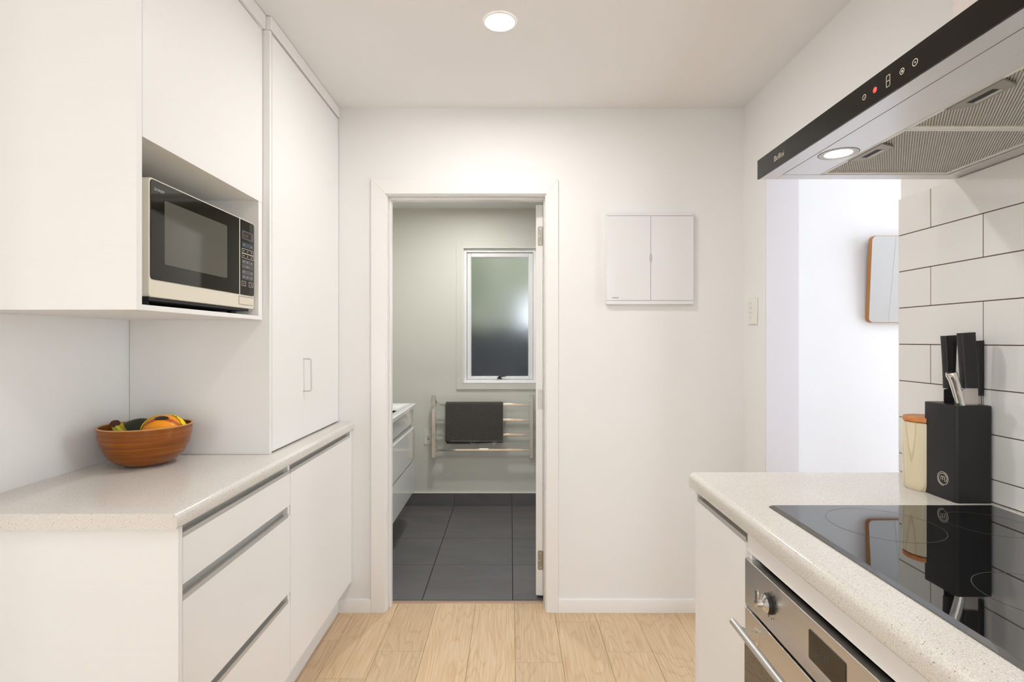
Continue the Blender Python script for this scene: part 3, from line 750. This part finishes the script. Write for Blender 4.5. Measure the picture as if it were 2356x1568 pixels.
MB().ellipsoid((cc.x+.001, cc.y, cc.z-.001), (.0135, .012, .0115), 18, 12, fn=lambda d: 1+.14*math.sin(9*d.y+5*d.z)).build('stalk', 'crown', bn, smooth=True, label='dark brown cut stalk')

# ------------------------------------------------------------------ right side: splashback tiles
XT = 1.1025; ZR = .922
sp = box('trim_4', 'grout', None, XT+.0015, XR, -.62, OP0-.0006, ZR, 1.6915); tag(sp, kind='structure')
TP = .1025; TLn = .310
for r in range(8):
    zt = 1.6924-r*TP; zb = max(zt-TP, ZR+.001)
    j0 = 1.393 if r % 2 == 0 else 1.238
    ys = [OP0]+[j0-TLn*i for i in range(7)]
    for a, b_ in zip(ys, ys[1:]):
        MB().box(XT, XT+.006, b_+.0011, a-(.0011 if a != OP0 else 0), zb+.0011, zt-(.0011 if r else 0)).build('tile', 'splash', sp, .0012, 2)

# ---- right benchtop
rb = MB().prism('y', bench_profile(.5025, XR-.001, ZR, ZR-.044, -1, .016, .010), -.6, 1.495).build('benchtop', 'quartz', None, smooth=True, angle=30)
tag(rb, 'speckled stone benchtop with the black cooktop set into it', 'benchtop')
# ---- right base units
XO = .515
nc = thing('base_cabinet', 'narrow white base cabinet at the far end of the cooktop bench', 'cabinet', (.8, 1.31, 0))
box('end_panel', 'cab', nc, XO, XR-.002, 1.4625, 1.4785, 0, .877, .0006, 1)
box('carcass', 'cabin', nc, XO+.024, XR-.002, 1.163, 1.462, .14, .877)
d_ = box('door', 'cab', nc, XO, XO+.017, 1.1635, 1.4612, .14, .8505, .0006, 1)
rail_handle(d_, XO, -1, .8505, 1.1635, 1.4612)
box('kick_panel', 'cab', nc, .575, .59, 1.163, 1.462, 0, .14)
oh = thing('oven_housing', 'white oven housing panel between benchtop and oven', 'cabinet', (.8, .865, 0))
box('filler_panel', 'cab', oh, .519, .536, .567, 1.1625, .833, .8775, .0006, 1)
box('side_panel', 'cab', oh, .522, XR-.002, 1.147, 1.1625, .14, .832)
box('side_panel', 'cab', oh, .522, XR-.002, .550, .5655, .14, .877)
box('kick_panel', 'cab', oh, .575, .59, .55, 1.1625, 0, .14)
c2 = thing('base_cabinet', 'white base cabinet on the near side of the oven, outside the picture', 'cabinet', (.8, 0, 0))
box('carcass', 'cabin', c2, XO+.024, XR-.002, -.59, .5495, .14, .877)
d_ = box('door', 'cab', c2, XO, XO+.017, -.59, .5485, .14, .8505, .0006, 1); rail_handle(d_, XO, -1, .8505, -.59, .5485)
box('kick_panel', 'cab', c2, .575, .59, -.59, .5495, 0, .14)

# ---- oven
OX = .513; OV0, OV1 = .568, 1.1615
ov = thing('oven', 'built-in stainless steel oven below the cooktop', 'oven', (.8, .865, .24))
box('oven_body', 'shadow', ov, .536, 1.05, .58, 1.145, .24, .815)
cpn = box('control_panel', 'steel', ov, OX, OX+.020, OV0, OV1, .7195, .819, .0012, 2)
dr_ = box('door', 'steel', ov, OX, OX+.020, OV0, OV1, .25, .7125, .0012, 2)
box('door_glass', 'blackglass', dr_, OX-.0012, OX+.001, OV0+.0008, OV1-.0008, .256, .632)
# handle bar with brackets
hb = MB().tube([(.474, OV0-.01+.02, .694), (.474, 1.131, .694)], .0072, 20)
h_ = hb.build('handle', 'steel', dr_, smooth=True, label='round bar handle')
for y in (1.105, OV0+.035):
    b = MB(); b.prism('y', [(OX+.001, .684), (OX+.001, .662), (.474, .689), (.474, .699)], y-.0035, y+.0035)
    b.box(OX-.002, OX+.001, y-.009, y+.009, .655, .692); b.build('handle_bracket', 'chrome', dr_, .001, 1)
# knobs
def knob(y, z):
    k = MB().lathe((OX, y, z), [(0, .001), (.0200, .001), (.0200, -.0045), (.0190, -.0055), (.0175, -.0085)], 32, 'x').build('knob_base', 'blackpl', cpn, smooth=True)
    b = MB().lathe((OX, y, z), [(.0172, -.0085), (.0178, -.010), (.0100, -.0145), (.0068, -.016), (.0064, -.026), (.0070, -.0275), (0, -.0277)], 28, 'x')
    b.prism('x', rrect(y-.0052, y+.0052, z+.002, z+.027, .005, 5), OX-.0272, OX-.0240)
    b.build('knob', 'chrome', k, smooth=True, label='chrome knob with an upright lever')
kc = onx(OX, 1771, 1388)
knob(kc.y, kc.z); knob(OV0+(OV1-kc.y), kc.z)
for a, L in ((75, .003), (52, .0045), (30, .006), (8, .003), (-52, .002), (-75, .003), (-100, .0045)):
    t = math.radians(a); y, z = kc.y-.027*math.cos(t), kc.z+.027*math.sin(t)
    box('dial_mark', 'ink', cpn, OX-.0004, OX+.0005, y-.0008, y+.0008, z-L/2, z+L/2)
MB().prism('x', rrect(.811, .911, .7490, .7990, .003, 3), OX-.0012, OX+.001).build('display', 'microglass', cpn, label='dark clock display')
text('clock_digits', '09:07', .0175, 'ovendigits', cpn, (OX-.0013, .889, .7675), (0, -1, 0), (0, 0, 1), depth=.0002)

# ---- cooktop
XK0 = .5755; KY1 = onz(ZR+.004, 1900, 1162).y
ck = thing('cooktop', 'black ceramic glass cooktop set into the right benchtop', 'cooktop', (.83, .89, ZR))
KX1 = 1.075; KY0 = KY1-.60
gp = MB()
gp.prism('y', [(XK0, ZR+.0004), (XK0, ZR+.0024), (XK0+.010, ZR+.0045), (KX1-.004, ZR+.0045), (KX1, ZR+.003), (KX1, ZR+.0004)], KY0, KY1)
gp.build('glass', 'blackglass', ck)
# bevelled touch edge line
def ring(cx, cy, r, wd, n=64):
    m = MB(); o_ = []; i_ = []
    for k in range(n):
        a = 2*PI*k/n
        o_.append(m.bm.verts.new((cx+r*math.cos(a), cy+r*math.sin(a), ZR+.0047))); i_.append(m.bm.verts.new((cx+(r-wd)*math.cos(a), cy+(r-wd)*math.sin(a), ZR+.0047)))
    for k in range(n): m.bm.faces.new((o_[k], o_[(k+1) % n], i_[(k+1) % n], i_[k]))
    return m
c1 = onz(ZR+.0045, 1800, 1225)
for cx, cy, r in ((.955, 1.06, .075), (.95, .77, .10), (.745, 1.06, .10), (.765, .76, .08)):
    ring(cx, cy, r, .0010).build('cooking_zone_ring', 'printgrey', ck)

# ------------------------------------------------------------------ range hood
HF, HZ0, HZ1, HY0, HY1 = .6136, 1.693, 1.740, .42, 1.320
hd = thing('range_hood', 'stainless range hood with a black glass front and chimney on the right wall', 'range hood', (.86, .87, HZ0))
hgl = box('front_glass', 'hoodglass', hd, HF, HF+.005, HY0, HY1-.0005, HZ0, HZ1, .0006, 1, label='black glass control fascia')
b = MB().box(HF+.0052, HF+.044, HY0, HY1, HZ0+.001, HZ1-.002)                     # front strip
b.box(HF+.044, XT-.001, HY0, HY0+.036, HZ0+.001, HZ1-.002).box(HF+.044, XT-.001, HY1-.036, HY1, HZ0+.001, HZ1-.002)
b.box(1.060, XT-.001, HY0+.036, HY1-.036, HZ0+.001, HZ1-.002)
b.box(HF+.044, 1.060, HY0+.036, HY1-.036, HZ0+.024, HZ1-.002)
b.build('canopy', 'steel', hd, .0008, 1)
lp = box('light_panel', 'steel', hd, HF+.0455, .7475, HY0+.0375, HY1-.0375, HZ0+.0012, HZ0+.010, .0006, 1)
for ly in (1.139, .60):
    MB().lathe((.704, ly, HZ0), [(.0375, .0013), (.0375, .0006), (.0362, .0002), (.0280, .0002), (.0262, .0008), (.0262, .0025)], 40).build('lamp_ring', 'alu', lp, smooth=True)
    MB().lathe((.704, ly, HZ0), [(.0380, .0011), (.0388, .0009), (.0392, .0011)], 40).build('lamp_gap', 'shadow', lp)
    MB().lathe((.704, ly, HZ0), [(0, .0009), (.0262, .0012)], 40).build('lamp_lens', 'hoodlamp', lp, label='lit round lamp')
FX0, FX1 = .750, 1.0575
def hfilter(y0, y1, ly):
    f = MB(); z = HZ0+.002; t = .0095
    f.box(FX0, FX0+t, y0, y1, z, z+.010).box(FX1-t, FX1, y0, y1, z, z+.010).box(FX0+t, FX1-t, y0, y0+t, z, z+.010).box(FX0+t, FX1-t, y1-t, y1, z, z+.010)
    fo = f.build('grease_filter', 'filter', hd, .0015, 1)
    r = MB(); x0, x1, a, b_ = FX0+t, FX1-t, y0+t, y1-t; p = .0052; sl = .72
    k0 = int((0-sl*(b_-a))/p)-1; k1 = int((x1-x0)/p)+1
    def seg(c):
        lo_ = max(a, a+(x0-c)/sl); hi = min(b_, a+(x1-c)/sl)
        return (lo_, hi)
    for k in range(k0, k1+1):
        c = x0+k*p; lo_, hi = seg(c)
        l2, h2 = seg(c+p*.3); l3, h3 = seg(c+p*.6)
        if hi-lo_ < .002 or h2-l2 < .002 or h3-l3 < .002: continue
        P = lambda cc_, y, zz: r.bm.verts.new((cc_+sl*(y-a), y, zz))
        zt, zb = z+.0035, z+.0012
        A_ = [P(c, lo_, zt), P(c, hi, zt)]; B_ = [P(c+p*.3, l2, zb), P(c+p*.3, h2, zb)]; C_ = [P(c+p*.6, l3, zt), P(c+p*.6, h3, zt)]
        r.bm.faces.new((A_[0], A_[1], B_[1], B_[0])); r.bm.faces.new((B_[0], B_[1], C_[1], C_[0]))
    ro = r.build('filter_ribs', 'filter', fo); ro['kind'] = 'stuff'
    box('filter_back', 'filterback', fo, x0, x1, a, b_, z+.0042, z+.006)
    L = MB(); L.prism('z', [(FX0+.006, ly-.055), (FX0+.043, ly-.038), (FX0+.043, ly+.038), (FX0+.006, ly+.055)], z-.0022, z+.002)
    lo2 = L.build('filter_latch', 'plate', fo, .001, 1)
    box('latch_slot', 'shadow', lo2, FX0+.017, FX0+.027, ly-.024, ly+.024, z-.0026, z)
    box('latch_lever', 'alu', lo2, FX0+.029, FX0+.033, ly-.024, ly+.024, z-.0034, z)
hfilter(1.0105, 1.2835, 1.135); hfilter(.735, 1.0095, .868); hfilter(.457, .734, .60)
box('chimney', 'steelv', hd, .849, XR-.0005, .72, 1.02, HZ1-.002, ZC-.001, .001, 1)
text('brand_lettering', 'Bellini', .0185, 'print', hgl, (HF-.0003, onx(HF, 1781).y, 1.7085), (0, -1, 0), (0, 0, 1), sx=1.02, bold=-.00022)
def icon(px, r, m, inner=None):
    y = onx(HF, px).y; z = 1.7147
    q = MB().lathe((HF-.0003, y, z), [(r, 0), (r, -.0002), (r-.0012, -.0002), (r-.0012, 0)], 24, 'x'); q.build('touch_icon', m, hgl)
    if inner: MB().lathe((HF-.0003, y, z), [(0, -.0002), (inner, 0)], 12, 'x').build('touch_icon', m, hgl)
icon(1989, .0048, 'print', .0011); icon(2013.5, .0048, 'red', .0030); icon(2076, .0050, 'print', .0020); icon(2106, .0056, 'print', .0014)
y = onx(HF, 2044).y; q = MB(); z = 1.7147
for a_, b_ in ((-.0065, .0065),):
    for zz in (-.0095, -.0005, .0085): q.box(HF-.0006, HF-.0001, y-.0045, y+.0045, z+zz, z+zz+.001)
    for yy in (-.0045, .0037): q.box(HF-.0006, HF-.0001, y+yy, y+yy+.0009, z-.0095, z+.0095)
q.build('digit_display', 'print', hgl)

# ------------------------------------------------------------------ things on the right bench
cn = thing('canister', 'round wood-print canister with an orange wooden lid behind the knife block', 'canister', (1.042, 1.332, ZR))
cr_ = .0475
MB().lathe((1.042, 1.332, 0), [(0, ZR+.0005), (cr_*.90, ZR+.0005), (cr_*.97, ZR+.006), (cr_, ZR+.016), (cr_, ZR+.166), (cr_-.003, ZR+.168), (0, ZR+.168)], 56).build('jar', 'canister', cn, smooth=True, label='pale wood-grain glazed jar')
MB().lathe((1.042, 1.332, 0), [(0, ZR+.1685), (cr_*.93, ZR+.1685), (cr_*.985, ZR+.170), (cr_*.99, ZR+.179), (cr_*.96, ZR+.181), (0, ZR+.181)], 56).build('lid', 'lidwood', cn, smooth=True, label='orange-brown wooden lid')

kA = onz(ZR, 2137, 1131); kB = onz(ZR, 2209, 1158)
KX0, KXX, KYa, KYb = 1.0145, 1.0995, kB.y, kB.y+.098
KT = ZR+.222
kb_ = thing('knife_block', 'black square knife block in front of the tiled splashback', 'knife block', ((KX0+KXX)/2, (KYa+KYb)/2, ZR))
pts = rrect(KX0, KXX, KYa, KYb, .009, 5)
kk = MB().prism('z', pts, ZR+.0006, KT)
kk.build('block_body', 'blackmetal', kb_, .0015, 2)
ins = rrect(KX0+.004, KXX-.004, KYa+.004, KYb-.004, .006, 4)
MB().prism('z', ins, KT-.001, KT+.0004).build('insert', 'blackpl', kb_, label='dark slotted insert')
# emblem: one stroke, m inside a spiral, on the face turned to the room
ec = onx(KX0, 2170, 1100)
ey, ez = ec.y, ec.z
def E(u, v): return (KX0-.0002, ey-u, ez+v)
R1, R2 = .0122, .0163
path = [(-.0062, -.0035), (-.0062, .0020)]
for k in range(7):
    a = PI-PI*k/6; path.append((-.0035+.0027*math.cos(a), .0022+.0030*math.sin(a)))
p2 = [(-.0008, -.0040), (-.0008, .0020)]
for k in range(7):
    a = PI-PI*k/6; p2.append((.0020+.0028*math.cos(a), .0022+.0030*math.sin(a)))
p2.append((.0048, -.0025))
for k in range(7):
    a = PI+PI*k/6; p2.append((.0048+.0027+.0027*math.cos(a), -.0030+.0026*math.sin(a)))
for k in range(50):
    a = -.05+(2*PI-.95)*k/49 if False else .0
n_ = 90
sp_ = []
for k in range(n_+1):
    t = k/n_; a = -.1+t*(2*PI*1.78); rr_ = .0108+(R2-.0108)*min(1, t*1.15)
    sp_.append((rr_*math.cos(a), rr_*math.sin(a)))
em = MB(); em.tube([E(*p) for p in path], .00065, 6); em.tube([E(*p) for p in p2+sp_], .00065, 6)
em.build('emblem', 'print', kb_, smooth=True, label='pale round spiral emblem with a letter m')

def knife(name, label, hx0, hy0, px_top, dims, tilt=0):
    pass
def handle_knife(label, x, y, ztop, zbot, wt_, wb_, d, lean=0, blade=None, bladew=.02, bl=None):
    """flat black handle: width along x from wt_ (top) to wb_ (bottom), depth d along y"""
    t = thing('knife', label, 'knife', (x, y, KT), 'knives in the block')
    m = MB(); rows = []; n = 10
    for k in range(n+1):
        f = k/n; z = zbot+(ztop-zbot)*f; wd = wb_+(wt_-wb_)*f**1.6; cx = x+lean*(f)
        rows.append([m.bm.verts.new((px_, py_, z+(.0012*(px_-cx)/wd*2 if k == n else 0))) for px_, py_ in [(q[0], q[1]) for q in rrect(cx-wd/2, cx+wd/2, y-d/2, y+d/2, min(d, wd)*.32, 4)]])
    for a, b_ in zip(rows, rows[1:]):
        for i in range(len(a)): m.bm.faces.new((a[i], a[(i+1) % len(a)], b_[(i+1) % len(a)], b_[i]))
    m.bm.faces.new(rows[0]); m.bm.faces.new(rows[-1])
    m.build('knife_handle', 'blackhandle', t, smooth=True)
    if bl: MB().prism('y', bl, y-.0012, y+.0012).build('blade', blade, t)
    return t
def kx(px, y): return (px-CX)*y/F
def kz(py, y): return EZ-(py-CY)*y/F
y = KYa+.072   # rear left knife
x = kx(2184, y)
handle_knife('black-handled knife standing at the rear left of the block', x, y, kz(771.5, y), kz(893, y), .0335, .0225, .018, blade='blackpl', lean=-.001,
             bl=[(kx(2172, y), kz(895, y)), (kx(2198, y), kz(892, y)), (kx(2198, y), KT-.02), (kx(2172, y), KT-.02)])
y = KYa+.018   # big front knife
x = kx(2231, y)
handle_knife('tallest black-handled knife with its broad steel heel showing at the front of the block', x, y, kz(765, y), kz(892, y), .0355, .0355, .018, lean=-.0085, blade='blade',
             bl=[(kx(2214, y), kz(897, y)), (kx(2222, y), kz(891, y)), (kx(2249, y), kz(888, y)), (kx(2250.5, y), KT-.02), (kx(2219, y), KT-.02), (kx(2219, y), KT+.006), (kx(2217, y), KT+.008), (kx(2218, y), KT+.010), (kx(2216, y), KT+.013), (kx(2217, y), KT+.015), (kx(2215, y), KT+.019)])
y = KYa+.034
x = kx(2254, y)
handle_knife('black-handled knife nearest the tiles, with a narrow steel blade', x, y, kz(783, y), kz(909, y), .026, .017, .013, lean=.0015, blade='blade',
             bl=[(kx(2250, y), kz(911, y)), (kx(2262, y), kz(911, y)), (kx(2262, y), KT-.02), (kx(2250, y), KT-.02)])
y = KYa+.016
t = thing('sharpening_steel', 'short curved stainless steel handle at the front left of the block', 'knife', (kx(2200, y), y, KT))
P_ = [(2209, 936), (2205, 915), (2199, 893), (2193, 874), (2188, 862), (2186, 856)]
MB().tube([(kx(a, y), y-.002, kz(b_, y)) for a, b_ in P_], [.0100, .0104, .0108, .0108, .0122, .0108], 20, scale=(1, .9)).build('steel_handle', 'chrome', t, smooth=True)

# ------------------------------------------------------------------ wall things
# switchboard cover
e0 = ony(YB-.022, 1394, 700); e1 = ony(YB-.022, 1597, 489)
sb = thing('switchboard_cover', 'square white gloss two-door switchboard cover on the back wall', 'switchboard', ((e0.x+e1.x)/2, YB-.011, e0.z))
MB().prism('y', rrect(e0.x, e1.x, e0.z, e1.z, .006, 3), YB-.017, YB-.0003).build('box_frame', 'whitegloss', sb, .002)
b = MB().box(e0.x+.004, e1.x-.002, YB-.0225, YB-.016, e1.z-.0135, e1.z-.001).box(e0.x+.004, e1.x-.002, YB-.0225, YB-.016, e0.z+.001, e0.z+.0175)
b.build('cover_rail', 'whitegloss', sb, .0015)
xm = ony(YB-.022, 1497.5, 600).x
dl = box('door', 'whitegloss', sb, e0.x+.003, xm-.0008, YB-.0225, YB-.0165, e0.z+.0195, e1.z-.0155, .001)
d2 = box('door', 'whitegloss', sb, xm+.0008, e1.x-.002, YB-.0225, YB-.0165, e0.z+.0195, e1.z-.0155, .001)
zc_ = ony(YB-.022, 1497, 593).z
P_ = []
for k in range(13):
    a = PI*k/12-PI/2; P_.append((xm+.0068*math.cos(a), zc_+.022*math.sin(a)))
for k in range(1, 12):
    a = PI/2+PI*k/12; P_.append((xm+.0068*math.cos(a), zc_+.022*math.sin(a)))
MB().prism('y', P_, YB-.0236, YB-.0215).build('finger_pull', 'alu', sb, .0008, 1, label='small lens-shaped finger pull')
t0 = ony(YB-.0225, 1408, 686)
text('lettering', 'VYNCO', .0082, 'ink', dl, (t0.x, YB-.0228, t0.z), (1, 0, 0), (0, 0, 1), sx=1.08, bold=.0001)

# light switch
s0, s1 = onx(XR, 1723.5).y, onx(XR, 1744).y
lz0, lz1 = 1.368, 1.487
ls = thing('light_switch', 'cream four-gang light switch beside the opening in the right wall', 'light switch', (XR-.004, (s0+s1)/2, (lz0+lz1)/2))
MB().prism('x', rrect(min(s0, s1), max(s0, s1), lz0, lz1, .003, 3), XR-.008, XR-.0003).build('plate', 'whitepl', ls, .002)
for i in range(4):
    z = lz0+.026+i*.0225; ym = s1+(s0-s1)*.62
    rk = MB().box(XR-.0105, XR-.007, ym-.008, ym+.008, z-.004, z+.004).build('rocker', 'whitepl', ls, .001)
    MB().box(XR-.0108, XR-.0098, ym-.006, ym+.006, z+.0042, z+.0052).build('rocker_gap', 'shadow', rk)

# mirror in the next room, hung leaning forward at the top
mr_ = thing('mirror', 'rounded rectangular mirror with a thin timber edge on the next room\'s white wall', 'mirror', (0, 0, 0))
MH, MWd = .3915, .42
fr = MB().prism('y', rrect(0, MWd, 0, MH, .022, 6), -.022, 0).build('timber_backing', 'timber', mr_, .0015, 2, label='thin brown timber edge')
MB().prism('y', rrect(.002, MWd-.002, .002, MH-.002, .020, 6), -.0242, -.0219).build('mirror_glass', 'mirror', mr_)
mr_.location = (1.624, 2.4315, 1.3755); mr_.rotation_euler = (math.radians(3.6), 0, 0)

# kitchen downlights, plus fill lamps added out of view
def downlight(x, y, z, label, m='lamp', group='recessed ceiling downlights'):
    t = thing('downlight', label, 'downlight', (x, y, z), group)
    MB().lathe((x, y, z), [(.056, -.0002), (.056, -.003), (.053, -.005), (.044, -.0035), (.042, -.001)], 48).build('trim_ring', 'whitepl', t, smooth=True)
    MB().lathe((x, y, z), [(0, -.0022), (.043, -.0022)], 48).build('diffuser', m, t, label='lit white disc')
dp = onz(ZC, 1150, 49)
downlight(dp.x, dp.y, ZC, 'round lit downlight in the kitchen ceiling')
downlight(dp.x, .30, ZC, 'round fill lamp added in the ceiling above the camera', 'fillmid')  # extra lamp out of view, evens the light on the cabinets
downlight(-1.3, -1.6, ZC, 'round lit downlight in the living end ceiling', 'lampfar')
downlight(.3, -1.6, ZC, 'round lit downlight in the ceiling behind the camera', 'lampfar')
downlight(-.3, 3.45, 2.327, 'round fill lamp added in the bathroom ceiling', 'fillbath')  # unseen lamp added to brighten the bathroom
downlight(2.35, .3, ZC, 'round fill lamp added at the near end of the next room ceiling', 'fillhall')  # unseen lamp added to brighten the wall the mirror reflects
downlight(2.1, 1.75, ZC, 'round fill lamp added in the next room ceiling', 'fillhall')  # added out of view to light the next room

# ------------------------------------------------------------------ bathroom: vanity
VX, VY0, VY1 = -.680, 2.80, 3.745
va = thing('vanity', 'wall-hung glossy white bathroom vanity left of the doorway', 'vanity', (-.91, 3.3, .233))
box('carcass', 'vanity', va, -1.139, VX-.03, VY0+.006, VY1-.012, .24, .80)
box('apron', 'vanity', va, -1.10, VX-.008, VY0, VY1-.010, .715, .825, .001)
box('finger_channel', 'alu', va, -.74, VX-.018, VY0+.002, VY1-.03, .672, .717)
box('drawer', 'vanity', va, VX-.02, VX, VY0, VY1, .463, .681, .0012)
box('channel', 'alu', va, -.74, VX-.012, VY0+.002, VY1-.02, .440, .466)
box('drawer', 'vanity', va, VX-.022, VX-.002, VY0, VY1, .233, .446, .0012)
CT = .850
bt = MB(); x0, x1, y0, y1 = -1.139, -.672, VY0-.006, VY1+.012; bx0, bx1, by0, by1 = -1.06, -.73, 3.0, 3.56
# basin top: slab with sunk bowl
def loop(x0, x1, y0, y1, z, r): return [bt.bm.verts.new((p[0], p[1], z)) for p in rrect(x0, x1, y0, y1, r, 5)]
L = [loop(x0, x1, y0, y1, .825, .008), loop(x0, x1, y0, y1, CT-.004, .008), loop(x0+.004, x1-.004, y0+.004, y1-.004, CT, .008), loop(bx0-.01, bx1+.01, by0-.01, by1+.01, CT, .04),
     loop(bx0, bx1, by0, by1, CT-.008, .035), loop(bx0+.03, bx1-.03, by0+.04, by1-.04, CT-.075, .03)]
for a, b_ in zip(L, L[1:]):
    for i in range(len(a)): bt.bm.faces.new((a[i], a[(i+1) % len(a)], b_[(i+1) % len(a)], b_[i]))
bt.bm.faces.new(L[-1]); bt.bm.faces.new(L[0][::-1])
bt.build('basin', 'ceramic', va, smooth=True, label='white ceramic basin top')
tp = MB().tube([(-1.10, 3.28, CT), (-1.10, 3.28, CT+.12), (-1.08, 3.28, CT+.14), (-.98, 3.28, CT+.12)], .012, 14).build('tap', 'chrome', va, smooth=True)

# ---- towel rail
TY = YF-.075
tl = thing('towel_rail', 'polished chrome heated towel rail with four bars below the window', 'towel rail', (-.22, TY, .39))
X0, X1 = ony(TY, 998, 0).x, ony(TY, 1222.5, 0).x; Z0, Z1 = ony(TY, 0, 1053).z, ony(TY, 0, 909).z
for x in (X0, X1):
    po = box('upright', 'chrome', tl, x-.016, x+.016, TY-.012, TY+.014, Z0, Z1, .003, 2)
    for z in (Z0+.055, Z1-.055):
        MB().lathe((x, 0, z), [(.008, TY+.012), (.008, YF-.006), (.018, YF-.005), (.018, YF-.0005), (0, YF-.0005)], 20, 'y').build('wall_bracket', 'chrome', po, smooth=True)
rz = [ony(TY, 0, p).z for p in (930, 965, 999, 1034)]
for z in rz: box('bar', 'chrome', tl, X0+.014, X1-.014, TY-.010, TY+.006, z-.0095, z+.0095, .003, 2)
# ---- towel over the top bar
tx0, tx1 = ony(TY-.02, 1025.5, 0).x, ony(TY-.02, 1156.5, 0).x
tz0 = ony(TY-.02, 0, 1015).z; tz1 = rz[0]+.0185
rt = random.Random(5)
tw_ = MB(); path = []
yf, yb = TY-.021, TY+.016; n1 = 26
for k in range(n1+1): path.append((yf, tz0+(tz1-.014-tz0)*k/n1))
for k in range(1, 8):
    a = PI-PI*k/8; path.append(((yf+yb)/2+(yb-yf)/2*math.cos(a), tz1-.014+.014*math.sin(a)))
for k in range(n1+1): path.append((yb, tz1-.014-(tz1-.014-(tz0-.019))*k/n1))
nx = 44; grid = []
for j, (y, z) in enumerate(path):
    row = []
    for i in range(nx+1):
        u = i/nx; f = 1 if y < TY else -1
        wv = .0022*math.sin(u*9+1.3)*min(1, abs(tz1-z)*8)+.0012*math.sin(u*21+z*14)
        sag = -.004*math.sin(u*PI*1.4+.4) if j == len(path)-1 else 0
        row.append(tw_.bm.verts.new((tx0+(tx1-tx0)*u+.0012*math.sin(z*40), y-wv*.8, z+sag)))
    grid.append(row)
for a, b_ in zip(grid, grid[1:]):
    for i in range(nx): tw_.bm.faces.new((a[i], a[i+1], b_[i+1], b_[i]))
tt = thing('towel', 'dark grey terry hand towel folded over the top rail bars', 'towel', ((tx0+tx1)/2, TY, tz0))
to = tw_.build('cloth', 'towel', tt, smooth=True)
sm = to.modifiers.new('thick', 'SOLIDIFY'); sm.thickness = .0065; sm.offset = 0
b = MB().box(tx0-.004, tx1+.004, yf-.0055, yf+.0045, tz0-.002, tz0+.0075).box(tx0-.004, tx0+.0025, yf-.0045, yf+.0040, tz0, tz1-.012).box(tx1-.0025, tx1+.004, yf-.0045, yf+.0040, tz0, tz1-.012)
b.build('hem', 'towelhem', tt, .002)
lp_ = ony(yb, 1087, 1014)
MB().tube([(lp_.x-.022, yb, lp_.z+.002), (lp_.x-.008, yb-.006, lp_.z-.017), (lp_.x+.008, yb-.006, lp_.z-.017), (lp_.x+.024, yb-.004, lp_.z+.002)], .002, 6, scale=(1, 1)).build('hanging_loop', 'tape', tt, smooth=True)
lp_ = ony(yb, 1138, 1019)
box('care_label', 'tape', tt, lp_.x-.017, lp_.x+.017, yb-.006, yb-.004, lp_.z-.014, lp_.z+.010)

# ---- outlet by the rail
a0 = ony(YF-.008, 975.5, 1021.5); a1 = ony(YF-.008, 1004, 988)
so = thing('power_outlet', 'cream wall outlet with a small switch behind the towel rail\'s left upright', 'outlet', ((a0.x+a1.x)/2, YF-.004, a0.z))
MB().prism('y', rrect(a0.x, a0.x+.072, a0.z, a1.z, .004, 3), YF-.008, YF-.0003).build('plate', 'whitepl', so, .0015)
p_ = ony(YF-.01, 985.5, 1001); box('rocker', 'whitepl', so, p_.x-.009, p_.x+.009, YF-.0125, YF-.007, p_.z-.007, p_.z+.007, .001)
p_ = ony(YF-.01, 985.5, 1010)
MB().lathe((p_.x, YF-.008, p_.z), [(0, -.004), (.006, -.004), (.007, 0)], 14, 'y').build('cord_grommet', 'shadow', so, smooth=True)
MB().tube([(p_.x, YF-.012, p_.z), (p_.x+.012, YF-.02, p_.z-.012), (p_.x+.03, YF-.025, p_.z-.004), (p_.x+.05, YF-.02, p_.z)], .003, 8).build('cord', 'whitepl', so, smooth=True)
